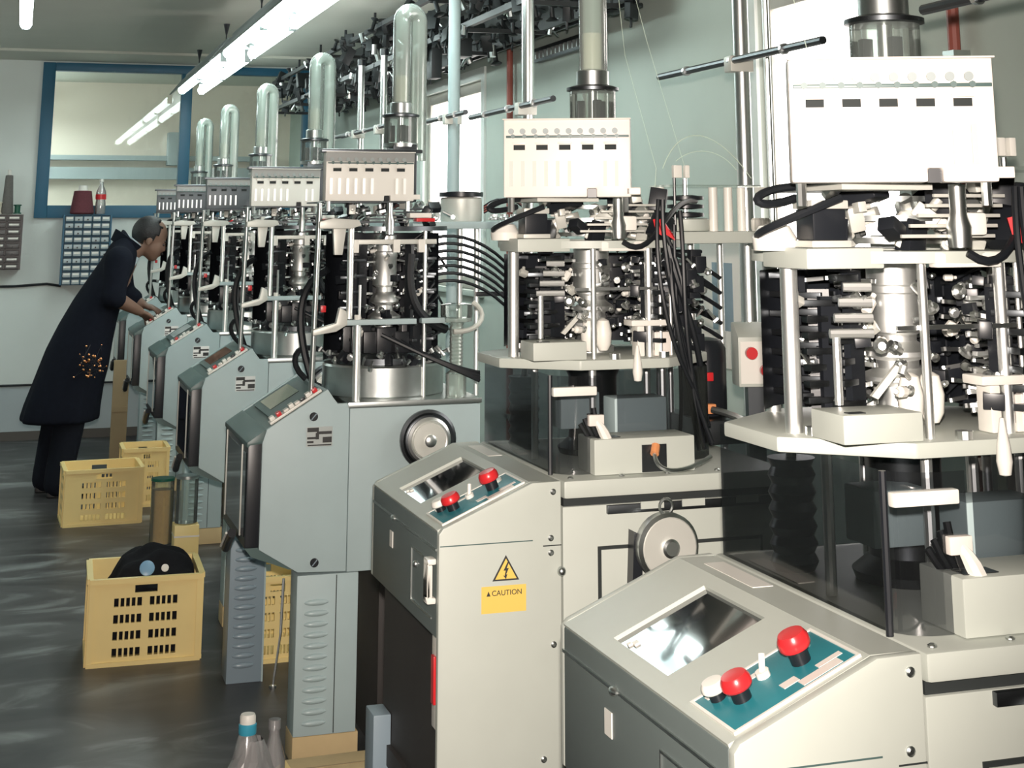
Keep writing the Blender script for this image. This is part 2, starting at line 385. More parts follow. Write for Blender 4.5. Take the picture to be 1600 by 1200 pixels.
drawer_cabinet('blue cabinet of small labelled drawers on the end wall behind the man', 0.305, 0.645, 1.06, 1.552, 5, 10, 'blue', 'drawer', 3)
drawer_cabinet('dark cabinet of small brown drawers at the left edge on the end wall', -0.29, 0.03, 1.17, 1.555, 3, 8, 'dark', 'drawer_d', 4)

def cone(label, x, z, mt, h, r0, r1):
    t = thing('yarn_cone', label, 'yarn cone', (x, YB - .085, z))
    MB().lathe([(r0 * .9, 0), (r0, .01), (r1, h), (r1 * .7, h + .003)], n=20).build('yarn', mt, t)
    MB().lathe([(r1 * .55, h), (r1 * .5, h + .04), (r1 * .35, h + .042)], n=14).build('cone_core', 'white', t)
cone('maroon yarn cone standing on the blue drawer cabinet', .432, 1.557, 'maroon', .165, .085, .062)
t = thing('bottle', 'clear bottle with a red label standing on the blue drawer cabinet', 'bottle', (.560, YB - .085, 1.557))
MB().lathe([(.034, 0), (.037, .01), (.037, .075), (.033, .1), (.037, .14), (.035, .16), (.014, .21), (.013, .235)], n=16).build('body', 'film', t)
MB().lathe([(.0385, .105), (.0385, .142)], n=16).build('paper_label', 'red', t); MB().lathe([(.016, .232), (.016, .252), (0, .252)], n=12).build('cap', 'white', t)
cone('tall grey yarn cone standing on the dark drawer cabinet', -.085, 1.56, 'greyyarn', .27, .042, .026)
t = thing('spool', 'green thread spool beside the grey yarn cone', 'spool', (-.015, YB - .085, 1.56))
MB().lathe([(.028, 0), (.028, .008), (.02, .01), (.02, .055), (.028, .057), (.028, .065), (.006, .066)], n=14).build('reel', 'green', t)
t = thing('spool', 'cream thread spool left of the grey yarn cone', 'spool', (-.15, YB - .085, 1.56))
MB().lathe([(.035, 0), (.035, .008), (.03, .01), (.03, .075), (.035, .077), (.035, .085), (.008, .086)], n=14).build('reel', 'creamyarn', t)
tag(MB().tube([(-3.4, YB - .012, 1.05), (-1.0, YB - .012, 1.048), (.0, YB - .012, 1.052), (.22, YB - .012, 1.066), (.32, YB - .012, 1.05)], .009).build('wall_cable', 'dark'), 'dark cable run along the end wall below the drawer cabinets', 'cable')
tag(MB().tube([(-3.4, YB - .014, .372), (2.1, YB - .014, .372)], .008).build('wall_conduit', 'dark'), 'thin dark conduit along the top of the dado', 'pipe')
for y, lb in ((3.39, 'red pipe on the side wall right of the nearest glass jar'), (7.22, 'dark red pipe on the side wall left of the nearest chrome creel post')):
    t = thing('wall_pipe', lb, 'pipe', (XR - .03, y, 0), group='red wall pipes')
    MB().cyl((0, 0, 0), (0, 0, ZC), .016, n=10).build('pipe', 'copperpipe', t)
    for z in (.6, 1.9): MB().box(-.02, .03, -.025, .025, z, z + .02).build('clamp', 'steel', t)

# ================================================================== CREEL: posts, arms, overhead rack
def creel_post(y, arms, label, mt='chrome', r=.021, x=1.6, top=2.62):
    t = thing('creel_post', label, 'post', (x, y, 0), group='creel posts behind the machines')
    MB().cyl((0, 0, .012), (0, 0, top), r, n=16).build('post', mt, t)
    MB().lathe([(.07, 0), (.07, .012), (.03, .014), (.028, .05), (r, .052)], n=16).build('foot', 'darksteel', t)
    if top > 2.6: MB().lathe([(.03, 2.62), (.034, 2.63), (.034, 2.66), (.02, ZC)], n=14).build('ceiling_clamp', 'dark', t)
    else: MB().lathe([(r * 1.3, top - .03), (r * 1.3, top), (.0, top + .01)], n=14).build('post_cap', 'dark', t)
    for a, b_, z in arms:
        MB().cyl((-.03, a - y, z), (-.03, b_ - y, z), .010, n=10).build('arm', 'darksteel', t)
        MB().box(-.042, r + .004, -.022, .022, z - .03, z + .012).build('arm_clamp', 'alu', t, .004)
        for k in range(3):
            yy = a + (b_ - a) * (.2 + .3 * k) - y
            MB().cyl((-.03, yy - .006, z), (-.03, yy + .006, z), .014, n=10).build('guide_ring', 'chrome', t)
creel_post(2.0, [(1.6, 2.47, 1.88)], 'creel post beside the nearest machine at the right edge')
creel_post(3.70, [(3.20, 4.19, 1.911)], 'chrome creel post left of the bright near window', x=1.79)
creel_post(4.95, [(4.6, 5.55, 1.875)], 'chrome creel post behind the left end of the second white selector panel')
creel_post(5.90, [(5.62, 6.35, 1.90)], 'rope-wrapped creel post in front of the far bright window', 'paint_b', .024)
creel_post(7.17, [(6.9, 8.0, 1.93)], 'thin creel post left of the tallest clear hose', 'chrome', .016, 1.6, 2.30)
creel_post(7.69, [(7.62, 8.8, 1.935)], 'thin creel post between the two tallest clear hoses', 'chrome', .016, 1.6, 2.30)
pl = thing('pipe_post', 'slim bright pipe standing beside the near creel post', 'post', (1.865, 3.70, 0))
MB().cyl((0, 0, 0), (0, 0, ZC), .009, n=10).build('pipe', 'steel', pl); MB().lathe([(.03, 0), (.03, .008), (.01, .01)], n=12).build('foot', 'darksteel', pl)

rk = thing('yarn_creel', 'dark overhead yarn creel full of thread guides along the side wall', 'yarn rack', (1.95, 8.2, 2.3))
for x, z in ((-.22, 0), (.12, 0), (-.22, .2), (.12, .2)):
    MB().box(x - .012, x + .012, -3.0, 3.3, z - .012, z + .012).build('rail', 'guide', rk)
for k in range(8):
    y = -2.9 + k * .87
    MB().box(-.22, .12, y - .01, y + .01, -.03, -.012).build('cross_bar', 'guide', rk); MB().box(-.22, .12, y - .01, y + .01, .212, .23).build('cross_bar', 'guide', rk)
    MB().cyl((-.05, y, .23), (-.05, y, ZC - 2.3), .008, n=8).build('hanger', 'dark', rk)
MB().box(.15, .16, -3.0, 3.3, -.02, .34).build('back_board', 'guide', rk)
gm = MB().box(-.03, .03, -.018, .018, -.05, .05).cyl((-.03, 0, .02), (-.07, 0, .03), .012, n=8).cyl((0, 0, -.05), (0, 0, -.09), .007, n=6).mesh('yarn_guide', 'guide', .003)
g2 = MB().lathe([(.022, -.05), (.03, -.045), (.012, -.03), (.012, .03), (.03, .045), (.022, .05)], n=12).mesh('yarn_guide', 'guide')
g3 = MB().cyl((0, 0, -.03), (0, 0, .03), .016, n=8).cyl((-.02, 0, .0), (-.06, .01, -.03), .006, n=6).mesh('yarn_guide', 'steel')
for k in range(280):
    x = rnd.choice((-.22, .12, -.05)) + rnd.uniform(-.03, .03); y = -2.95 + 6.2 * (k / 280) + rnd.uniform(-.03, .03); z = rnd.choice((-.01, .10, .19)) + rnd.uniform(-.03, .03)
    inst('yarn_guide', (gm, g2, gm, g3)[k % 4], rk, (x, y, z), (rnd.uniform(-.4, .4), rnd.uniform(-.4, .4), rnd.uniform(-3, 3)), rnd.uniform(.6, 1.0))
MB().box(-.20, -.12, -1.75, -1.62, -.10, -.02).build('junction_box', 'guide', rk, .004)
MB().box(-.20, -.15, -1.35, -1.25, -.16, -.02).build('junction_box', 'guide', rk, .004)
t = thing('perforated_bar', 'perforated steel bar on the side wall above the second selector panel', 'bracket', (XR - .02, 6.4, 2.22))
MB().box(-.01, .02, -.45, .45, 0, .015).box(-.01, .02, -.45, .45, .05, .065).build('rail', 'darksteel', t)
for k in range(16): MB().box(-.008, .018, -.44 + k * .057, -.425 + k * .057, .015, .05).build('rung', 'steel', t)

# ================================================================== shared small meshes for the knitting heads
SM = {}
SM['fit1'] = MB().cyl((0, 0, -.012), (0, 0, .012), .006, n=8).cyl((0, 0, -.004), (0, 0, .004), .0095, n=8).mesh('fitting', 'chrome')
SM['fit2'] = MB().box(-.010, .010, -.007, .007, -.006, .006).cyl((0, 0, .006), (0, 0, .016), .004, n=8).mesh('fitting', 'alu', .0015)
SM['fit3'] = MB().cyl((0, 0, 0), (.03, 0, 0), .0035, n=6).cyl((.03, 0, -.006), (.03, 0, .006), .006, n=8).mesh('fitting', 'chrome')
SM['fit4'] = MB().lathe([(.004, -.008), (.012, -.006), (.012, .0), (.006, .004), (.006, .012)], n=10).mesh('fitting', 'chrome')
SM['fit5'] = MB().box(-.016, .016, -.003, .003, -.004, .004).box(.008, .016, -.003, .003, -.016, .016).mesh('bracket', 'steel', .001)
SM['blk'] = MB().box(-.017, .017, -.010, .010, -.013, .013).mesh('solenoid', 'dark', .002)
SM['lever'] = MB().box(-.028, .012, -.0018, .0018, -.003, .003).cyl((-.028, 0, -.003), (-.028, 0, .003), .005, n=8).mesh('lever', 'chrome')
SM['slat'] = MB().box(-.025, .025, -.008, .008, -.0045, .0045).mesh('slat', 'darksteel', .001)
SM['screw'] = MB().lathe([(.006, 0), (.006, -.002), (.003, -.004)], axis='y', n=10).mesh('screw', 'steel')
SM['redtag'] = MB().box(-.006, .006, -.003, .003, -.01, .01).mesh('red_tag', 'red', .001)
SM['whitebit'] = MB().lathe([(.006, 0), (.009, .004), (.009, .02), (.004, .026), (.004, .032)], n=10).mesh('valve_cap', 'white')

def knit_head(root, z0, z1, seed, R=.17, n_fit=46, n_hose=12, cyl_r=.033, bias=.6):
    """needle cylinder with ring of selector stacks, levers, fittings and hoses between two plates"""
    r = random.Random(seed); H = z1 - z0
    c_ = cyl_r
    prof = [(c_ * 1.5, 0), (c_ * 1.5, .05), (c_ * 1.05, .08), (c_ * .9, .22), (c_ * 1.75, .26), (c_ * 1.75, .285), (c_ * .95, .33), (c_ * .95, .38), (c_ * 1.55, .41), (c_ * 1.5, .44),
            (c_ * .9, .50), (c_ * .9, .54), (c_ * 1.28, .56), (c_ * 1.28, .80), (c_ * 1.36, .81), (c_ * 1.36, .85), (c_ * 1.22, .86), (c_ * 1.22, 1)]
    MB().lathe([(q, z0 + H * t_) for q, t_ in prof], n=28).build('needle_cylinder', 'satin', root)
    angs = [-62, -38, -14, 10, 34, 58, 82, 106, 130, 156, 182, 205]
    for a in angs:
        a = math.radians(a + r.uniform(-5, 5)); ca, sa = math.cos(a), math.sin(a)
        h0 = z0 + .012; h1 = z1 - r.uniform(.01, .05)
        rr = R * (r.uniform(.72, .92) if math.cos(a) > -.7 else r.uniform(.55, .62))
        st = MB().box(-.016, .016, -.006, .006, h0, h1).build('selector_stack', 'dark', root)
        st.location = (ca * rr, sa * rr, 0); st.rotation_euler = (0, 0, a)
        k = 7
        for j in range(k):
            zz = h0 + .015 + (h1 - h0 - .03) * j / (k - 1)
            inst('lever', SM['lever'], st, (-.014 - r.random() * .01, r.uniform(-.003, .003), zz), (r.uniform(-.2, .2), r.uniform(-.15, .15), r.uniform(-.3, .3)))
            inst('slat', SM['slat'], st, (.018, 0, zz + .006), (0, 0, r.uniform(-.4, .4)))
    for k in range(n_fit):
        a = r.uniform(-math.pi, math.pi); q = R * r.uniform(.35, 1.0)
        x = math.cos(a) * q + (.03 if r.random() < bias else 0); y = math.sin(a) * q
        z = r.uniform(z0 + .02, z1 - .02)
        key = r.choice(('fit1', 'fit2', 'fit3', 'fit4', 'fit5', 'fit1', 'fit4', 'blk', 'blk', 'blk', 'whitebit'))
        nm = {'blk': 'solenoid', 'whitebit': 'valve_cap', 'fit5': 'bracket'}.get(key, 'fitting')
        tl = .12 if key == 'blk' else 1.6
        if abs(math.atan2(y, x) + 2.1) < .35 and key == 'blk': continue
        inst(nm, SM[key], root, (x, y, z), (r.uniform(-tl, tl), r.uniform(-tl, tl), r.uniform(-3, 3)), r.uniform(.5, 1.05))
    for k in range(n_hose):
        z = z0 + H * (k + .5) / n_hose
        a0 = r.uniform(-1.0, .9); q = R * .75
        p0 = Vector((math.cos(a0) * q, math.sin(a0) * q, z)); p3 = Vector((R * 1.05 + r.uniform(0, .12), .19 + r.uniform(-.05, .05), z + r.uniform(-.06, .02)))
        MB().tube(bez(p0, p0 + Vector((.08, -.03, .05 + r.uniform(-.02, .04))), p3 + Vector((-.05, -.08, .05)), p3, 9), r.uniform(.0035, .0065), 7).build('air_hose', 'rubber', root)

def selector_panel(root, x0, x1, y, z0, z1, holes, slots, notch, slotmat, mt, band=None):
    """pale sheet-metal selector cover facing the end of the row: round ports, wavy slot, windows, slots"""
    w = x1 - x0; h = z1 - z0; t = .05
    p = MB().prism([(x0, z0), (x0 + notch * w, z0), (x0 + notch * w, z0 + .11 * h), (x0 + (notch + .07) * w, z0 + .11 * h), (x0 + (notch + .07) * w, z0), (x1, z0), (x1, z1), (x0, z1)], 'y', y, y + t).build('selector_panel', mt, root, .004)
    ring = MB().lathe([(.0052, -.004), (.0062, -.004), (.0062, .001), (.0052, .001)], axis='y', n=14).mesh('port', 'fixture')
    for i in range(holes):
        inst('port', ring, p, (x0 + w * (.06 + .82 * i / (holes - 1)), y, z1 - h * .16))
    MB().box(x0 + .02 * w, x1 - .01 * w, y - .004, y + .001, z1 - h * .245, z1 - h * .215).build('slide_bar', 'shell_b', p, .001)
    tooth = MB().cyl((0, -.006, 0), (0, 0, 0), .0045, n=8).mesh('pawl', 'shell_b')
    for i in range(holes):
        inst('pawl', tooth, p, (x0 + w * (.06 + .82 * i / (holes - 1)) + .004, y, z1 - h * .225))
    MB().box(x0 - .002, x1 + .002, y - .010, y, z1 - .018 * h, z1).build('top_rim', mt, p, .002)
    if band: MB().box(x0, x1, y - .0015, y, z1 - .205 * h, z1 - .02 * h).build('port_band', band, p)
    for i in range(5):
        c = x0 + w * (.125 + .18 * i)
        MB().box(c - w * .045, c + w * .045, y - .0025, y + .001, z1 - h * .40, z1 - h * .335).build('inspection_slot', 'gap', p)
        MB().box(c - w * .055, c + w * .055, y - .005, y, z1 - h * .325, z1 - h * .30).build('slot_hood', mt, p, .001)
    cols = [.06 + .092 * i for i in range(6)] + [.80, .89]
    for c in cols:
        xx = x0 + w * c
        MB().box(xx - w * .014, xx + w * .014, y - .0030, y + .001, z0 + h * .14, z0 + h * .46).build('yarn_slot', slotmat, p)
    MB().box(x1 - .01, x1 + .02, y, y + .02, z0 + .005, z0 + .02).build('panel_tab', mt, p, .002)
    for sx in (.05, .95):
        MB().cyl((x0 + sx * w, y + t * .5, z0 - .03), (x0 + sx * w, y + t * .5, z0), .007, n=8).build('panel_stud', 'chrome', p)
    MB().box(x0 + (notch) * w, x0 + (notch + .07) * w, y + .01, y + .02, z0, z0 + .11 * h).build('notch_plate', 'dark', p)
    return p

def hose_jar(root, cx, cy, zb, zf, zt, off, r=.028, jr=.055):
    """glass jar with flange, bobbin inside, and the inverted-U clear suction hose"""
    MB().lathe([(jr, zb), (jr, zf)], cx, cy, 28).build('jar', 'glass', root)
    MB().lathe([(jr * 1.05, zb - .008), (jr * 1.05, zb + .004), (jr * .4, zb + .006)], cx, cy, 24).build('jar_base', 'steel', root)
    for k in range(3):
        a = k * 2.1 + .5
        MB().box(-.009, .009, -.008, .008, zb + .01, zb + (zf - zb) * .7).build('jar_valve', 'dark', root, .002, (cx + math.cos(a) * jr * .55, cy + math.sin(a) * jr * .55, 0))
    MB().cyl((cx, cy, zb), (cx, cy, zf), .012, n=12).build('jar_spindle', 'chrome', root)
    MB().lathe([(jr * 1.0, zf - .002), (jr * 1.14, zf), (jr * 1.14, zf + .007), (jr * .8, zf + .012), (r * 1.1, zf + .014)], cx, cy, 28).build('flange', 'darksteel', root)
    MB().lathe([(r * 1.25, zf + .012), (r * 1.25, zf + .045), (r * 1.02, zf + .048)], cx, cy, 24).build('hose_socket', 'steel', root)
    MB().lathe([(r * .72, zf + .05), (r * .74, zf + .052), (r * .74, zf + .135), (r * .3, zf + .137)], cx, cy, 20).build('filter_bobbin', 'creamyarn', root)
    ox, oy = off; d = math.hypot(ox, oy); n = 10
    pts = [Vector((cx, cy, zf + .046)), Vector((cx, cy, zf + .14))] + [Vector((cx, cy, zt - d / 2 - r))]
    for k in range(1, n):
        a = math.pi * k / n
        pts.append(Vector((cx + ox * (1 - math.cos(a)) / 2, cy + oy * (1 - math.cos(a)) / 2, zt - d / 2 - r + d / 2 * math.sin(a))))
    pts += [Vector((cx + ox, cy + oy, zt - d / 2 - r)), Vector((cx + ox, cy + oy, zf - .01)), Vector((cx + ox, cy + oy, zb - .05))]
    MB().tube(pts, r, 20, False).build('suction_hose', 'hose', root)

# ================================================================== NEW MACHINES (two nearest)
def machine_a(name, label, Y):
    T = thing(name, label, 'machine', (1.25, Y, 0), group='sock-knitting machines in the row')
    Y0, Y1 = -.35, .25
    prof = [(-.445, 0), (-.445, .912), (-.437, .922), (-.257, .996), (-.197, .997), (-.197, 0)]
    sp = MB().prism(prof, 'y', Y0, Y0 + .016).build('side_panel', 'paint', T, .003)
    prof2 = [(x, max(z, .725)) for x, z in prof]
    MB().prism(prof2, 'y', Y1 - .016, Y1).build('side_panel', 'paint', T, .003)
    for x, z in ((-.214, .978), (-.219, .893), (-.219, .866), (-.214, .70), (-.235, .5)): inst('screw', SM['screw'], sp, (x, Y0, z))
    MB().box(-.443, -.256, Y0 - .0006, Y0 + .001, .8895, .8915).build('panel_seam', 'shell_b', sp)
    MB().box(-.235, -.197, Y0 - .0006, Y0 + .001, .878, .880).build('panel_seam', 'gap', sp)
    MB().ball((-.199, Y0 - .006, .832), .009, .009, .009, 10, 7).build('latch_knob', 'steel', sp)
    # warning triangle and caution sticker
    cx, cz = -.311, .842; s = .027
    tri = [(cx - s, cz - s * .75), (cx + s, cz - s * .75), (cx, cz + s * .95)]
    ws = MB().prism(tri, 'y', Y0 - .0008, Y0).build('warning_sign', 'ink', T)
    tri2 = [(cx + (x - cx) * .80, cz - .001 + (z - cz) * .80) for x, z in tri]
    MB().prism(tri2, 'y', Y0 - .0013, Y0 - .0006).build('sign_field', 'yellow', ws)
    bolt = [(.003, .014), (-.005, -.001), (-.0005, -.001), (-.003, -.011), (-.0065, -.009), (.0, -.0165), (.0025, -.0075), (.0, -.0085), (.0055, .003), (.0012, .003), (.006, .014)]
    MB().prism([(cx + a, cz + b_ - .001) for a, b_ in bolt], 'y', Y0 - .0018, Y0 - .0011).build('lightning_bolt', 'ink', ws)
    cl = MB().box(-.360, -.270, Y0 - .0008, Y0, .765, .813).build('caution_label', 'yellow', T)
    me = text_mesh('CAUTION', .0135, 'caution_text'); me.materials.append(M['ink'])
    inst('caution_text', me, cl, (-.309, Y0 - .0012, .800), (math.pi / 2, 0, 0))
    MB().prism([(-.350, .7955), (-.342, .7955), (-.346, .8045)], 'y', Y0 - .0013, Y0 - .0007).build('caution_mark', 'ink', cl)
    # sloping console top in its own slope frame
    ox, oz = -.445, .9175; L = math.hypot(.188, .0785); dx, dz = .188 / L, .0785 / L
    def sb(s0, s1, y0, y1, n0, n1):
        P = lambda s_, y_, n_: (ox + dx * s_ - dz * n_, y_, oz + dz * s_ + dx * n_)
        return [P(s0, y0, n0), P(s1, y0, n0), P(s1, y1, n0), P(s0, y1, n0), P(s0, y0, n1), P(s1, y0, n1), P(s1, y1, n1), P(s0, y1, n1)]
    ya, yb = Y0 + .016, Y1 - .016; sy0, sy1, ss0, ss1 = -.10, .095, .028, .180
    top = MB()
    for q in ((0, ss0, ya, yb), (ss1, L, ya, yb), (ss0, ss1, ya, sy0), (ss0, ss1, sy1, yb)): top.hexa(sb(*q, -.014, 0))
    top.box(-.2575, -.198, ya, yb, .98, .996)
    ct = top.build('console_top', 'paint', T)
    sc = MB().hexa(sb(ss0, ss1, sy0, sy1, -.012, -.006)).build('screen', 'screen', T)
    MB().hexa(sb(ss0 + .012, ss0 + .02, sy0 + .145, sy0 + .157, -.006, -.003)).hexa(sb(ss0 + .006, ss0 + .012, sy0 + .155, sy0 + .163, -.006, -.003)).build('screen_mark', 'white', sc)
    bp_ = MB().hexa(sb(.018, .192, -.322, -.205, 0, .0025)).build('button_panel', 'teal', T, .001)
    for q in ((.014, .018, -.326, -.201), (.192, .196, -.326, -.201), (.018, .192, -.326, -.322), (.018, .192, -.205, -.201)): MB().hexa(sb(*q, 0, .0035)).build('panel_rim', 'white', bp_)
    for q in ((.118, .175, -.318, -.302), (.100, .122, -.300, -.285), (.03, .055, -.222, -.212), (.075, .10, -.235, -.225), (.150, .185, -.300, -.29)): MB().hexa(sb(*q, .0025, .0032)).build('print_patch', 'cream', bp_)
    def button(s_, y_, rr, mt, hgt, nm):
        n = Vector((-dz, 0, dx)); b0 = Vector((ox + dx * s_, y_, oz + dz * s_))
        c = MB().cyl(b0 + n * .002, b0 + n * hgt * .55, rr * .62, n=16).build('button_collar', 'dark', T)
        q = []
        for k in range(5):
            a = math.pi / 2 * k / 4; q.append((rr * (.86 + .14 * math.cos(a)) if k < 4 else 0.0, hgt * .55 + hgt * .45 * math.sin(a)))
        mb = MB().lathe([(rr * .9, hgt * .5), (rr, hgt * .58), (rr * .98, hgt * .8), (rr * .8, hgt * .96), (0, hgt)], n=20)
        rot = Vector((0, 0, 1)).rotation_difference(n).to_matrix(); mb.v = [tuple(rot @ Vector(v) + b0) for v in mb.v]
        mb.build(nm, mt, c)
    button(.146, -.262, .0205, 'red', .040, 'red_mushroom_cap'); button(.058, -.265, .0195, 'red', .034, 'red_mushroom_cap'); button(.040, -.232, .016, 'white', .026, 'white_cap')
    b0 = Vector((ox + dx * .100, -.245, oz + dz * .100)); n = Vector((-dz, 0, dx))
    MB().cyl(b0 + n * .002, b0 + n * .010, .009, n=12).cyl(b0 + n * .008, b0 + n * .03 + Vector((.01, .004, 0)), .004, n=8).build('toggle_switch', 'white', T)
    b0 = Vector((ox + dx * .165, -.232, oz + dz * .165)); MB().cyl(b0 + n * .002, b0 + n * .007, .011, n=14).build('indicator_lamp', 'alu', T)
    # paper on the console ledge
    MB().box(-.238, -.206, .02, .185, .996, .9968).build('ledge_label', 'white', T)
    # front face, handle, recess
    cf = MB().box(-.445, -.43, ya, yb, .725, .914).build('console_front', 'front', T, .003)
    MB().box(-.4475, -.445, ya, yb, .880, .884).build('drip_edge', 'steel', cf)
    MB().box(-.4465, -.445, .035, .062, .818, .850).build('rating_label', 'white', cf)
    for q in ((-.3, -.135, .852, .855), (-.3, -.135, .752, .755), (-.138, -.135, .755, .852)): MB().box(-.4475, -.445, *q).build('hatch_edge', 'steel', cf)
    MB().ball((-.448, -.18, .828), .007, .007, .007, 10, 7).build('lock', 'chrome', cf)
    MB().ball((-.448, .02, .882), .007, .012, .006, 10, 7).build('catch', 'chrome', cf)
    MB().box(-.463, -.445, -.332, -.30, .855, .866).box(-.463, -.445, -.332, -.30, .785, .796).box(-.463, -.452, -.332, -.30, .796, .855).build('pull_handle', 'white', cf, .003)
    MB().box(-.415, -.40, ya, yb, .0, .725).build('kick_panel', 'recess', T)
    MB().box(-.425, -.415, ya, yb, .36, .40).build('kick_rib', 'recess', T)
    br = MB().box(-.440, -.4155, -.332, -.285, .56, .722).build('switch_bracket', 'white', T, .003)
    MB().box(-.446, -.440, -.322, -.300, .605, .69).build('red_switch', 'red', br, .002)
    MB().box(-.455, -.4155, .15, .23, .18, .46).build('pedal_housing', 'blue_grey', T, .004)
    # body, door, worktable, wheel
    MB().box(-.1915, .30, Y0 + .006, Y1, 0, .947).build('body', 'paint', T, .003)
    MB().box(-.119, .24, Y0 + .003, Y0 + .006, .30, .870).build('door_gap', 'gap', T)
    dr = MB().box(-.113, .234, Y0, Y0 + .003, .306, .864).build('body_door', 'paint', T, .001)
    for i in range(3): MB().box(.23, .24, Y0 - .006, Y0, .36 + .2 * i, .40 + .2 * i).build('hinge', 'steel', dr)
    MB().box(-.188, .30, Y0 + .012, Y1 - .01, .947, .962).build('table_gasket', 'gap', T)
    rl = MB().box(-.10, .30, Y0 - .004, Y0 + .006, .930, .946).build('slide_rail', 'darksteel', T, .001)
    for x in (-.03, .06, .18): MB().box(x, x + .05, Y0 - .006, Y0 - .003, .936, .950).build('slide_pad', 'paint', rl)
    tb = MB().box(-.1905, .305, Y0, Y1, .962, .996).build('worktable', 'paint', T, .006)
    for x in (-.17, -.06, .04, .15, .28): inst('screw', SM['screw'], tb, (x, Y0 + .02, .997), (-math.pi / 2, 0, 0))
    hw = MB().lathe([(.02, Y0), (.022, Y0 - .02), (.060, Y0 - .022), (.064, Y0 - .028), (.064, Y0 - .050), (.058, Y0 - .056), (.018, Y0 - .054)], .01, .87, 32, 'y').build('handwheel', 'steel', T)
    MB().lathe([(.057, Y0 - .056), (.055, Y0 - .0575), (.02, Y0 - .0575)], .01, .87, 32, 'y').build('wheel_face', 'alu', hw)
    MB().lathe([(.018, Y0 - .052), (.018, Y0 - .064), (.013, Y0 - .068), (.0, Y0 - .068)], .01, .87, 20, 'y').build('wheel_hub', 'chrome', hw)
    MB().tube([(.01 + .014 * math.cos(a), Y0 - .04, .945 + .014 * math.sin(a)) for a in [math.radians(d) for d in range(-60, 250, 20)]], .003, 6).build('wheel_eye', 'steel', hw)
    MB().prism([(-.06, .80), (-.04, .80), (-.035, .89), (-.055, .90)], 'y', Y0 - .03, Y0).build('wheel_guard', 'dark', T)
    # terminal box with socket and cable
    tbx = MB().box(-.113, .108, -.315, -.215, .997, 1.066).build('terminal_box', 'paint', T, .003)
    MB().box(-.010, .044, -.318, -.31, .999, 1.052).build('socket_recess', 'darksteel', tbx)
    MB().cyl((.012, -.33, 1.035), (.02, -.318, 1.05), .009, n=10).build('plug', 'orange', tbx)
    MB().box(-.10, -.05, -.30, -.27, 1.0665, 1.0675).build('box_label', 'darksteel', tbx)
    MB().tube(bez((.012, -.33, 1.035), (.0, -.37, .99), (.08, -.36, 1.005), (.15, -.30, 1.02), 12), .0045, 8).build('cable', 'steel', tbx)
    # smoked guards
    def guard(path, z0, z1):
        th = .003; mb = MB(); n_ = len(path)
        for i in range(n_ - 1):
            (x0, y0), (x1, y1) = path[i], path[i + 1]; d = Vector((x1 - x0, y1 - y0)).normalized(); nn = Vector((-d.y, d.x)) * th
            mb.add([(x0, y0, z0), (x1, y1, z0), (x1, y1, z1), (x0, y0, z1)], [(0, 1, 2, 3)])
        return mb.build('smoked_guard', 'smoke', T)
    arc = [(-.185 + .055 * (1 - math.cos(math.radians(a))), -.235 - .055 * math.sin(math.radians(a))) for a in range(0, 91, 15)]
    guard([(-.185, .23)] + arc + [(-.085, -.29)], .997, 1.188)
    guard([(-.02, -.205), (.12, -.205), (.21, -.16), (.25, -.05)], .997, 1.188)
    guard([(-.185, .23), (.1, .24), (.24, .12)], .997, 1.188)
    MB().cyl((-.192, -.27, .997), (-.192, -.27, 1.19), .005, n=8).build('guard_rod', 'dark', T)
    MB().box(-.195, -.10, -.300, -.285, 1.150, 1.168).build('guard_clip', 'white', T, .003)
    MB().box(-.118, -.085, -.30, -.288, 1.09, 1.112).build('tie_tag', 'cream', T, .002)
    MB().tube(bez((-.10, -.295, 1.10), (-.085, -.30, 1.08), (-.075, -.30, 1.05), (-.06, -.30, 1.03), 6), [.006, .009, .011, .011, .009, .006, .004], 8).build('plug_lead', 'white', T)
    for k in range(4):
        MB().tube(bez((-.12 + .01 * k, -.25, 1.09 + .01 * k), (-.09, -.27, 1.03), (-.03, -.25, 1.00 + .012 * k), (.03, -.20, 1.01 + .01 * k), 10), .0055, 7).build('cable', 'rubber', T)
    # things seen through the guard
    MB().box(-.11, -.02, -.10, -.02, 1.06, 1.135).build('drive_box', 'drive', T, .004)
    MB().box(-.02, .10, -.19, -.12, 1.05, 1.13).build('drive_box', 'drive', T, .004)
    MB().lathe([(.03 + (.006 if k % 2 else 0), .998 + k * .012) for k in range(14)], -.13, .10, 18).build('bellows_hose', 'darksteel', T)
    MB().lathe([(.075, .997), (.08, 1.01), (.055, 1.03), (.055, 1.16), (.07, 1.19)], 0, 0, 28).build('drive_drum', 'darksteel', T)
    for a in (200, 250, 320, 20, 80, 140):
        a = math.radians(a); MB().cyl((.165 * math.cos(a), .165 * math.sin(a), .997), (.165 * math.cos(a), .165 * math.sin(a), 1.19), .008, n=10).build('pillar', 'satin', T)
    # octagonal lower plate
    oc = [(.245 * math.cos(math.radians(22.5 + 45 * k)) / math.cos(math.radians(22.5)), .205 * math.sin(math.radians(22.5 + 45 * k)) / math.cos(math.radians(22.5))) for k in range(8)]
    lp = MB().prism(oc, 'z', 1.19, 1.211).build('lower_plate', 'paint', T, .004)
    MB().box(-.205, -.085, -.20, -.11, 1.2115, 1.249).build('plate_box', 'paint', T, .003)
    MB().box(-.19, -.165, -.19, -.175, 1.249, 1.25).build('box_inset', 'darksteel', T)
    for x, y in ((-.19, -.09), (-.02, -.195), (.10, -.18), (.21, -.05)):
        MB().cyl((x, y, 1.211), (x, y, 1.222), .012, n=10).build('plate_nut', 'chrome', T)
    MB().lathe([(.0, 1.165), (.008, 1.168), (.011, 1.185), (.009, 1.205), (.004, 1.235), (.003, 1.24)], .02, -.225, 12).build('oil_nozzle', 'white', T)
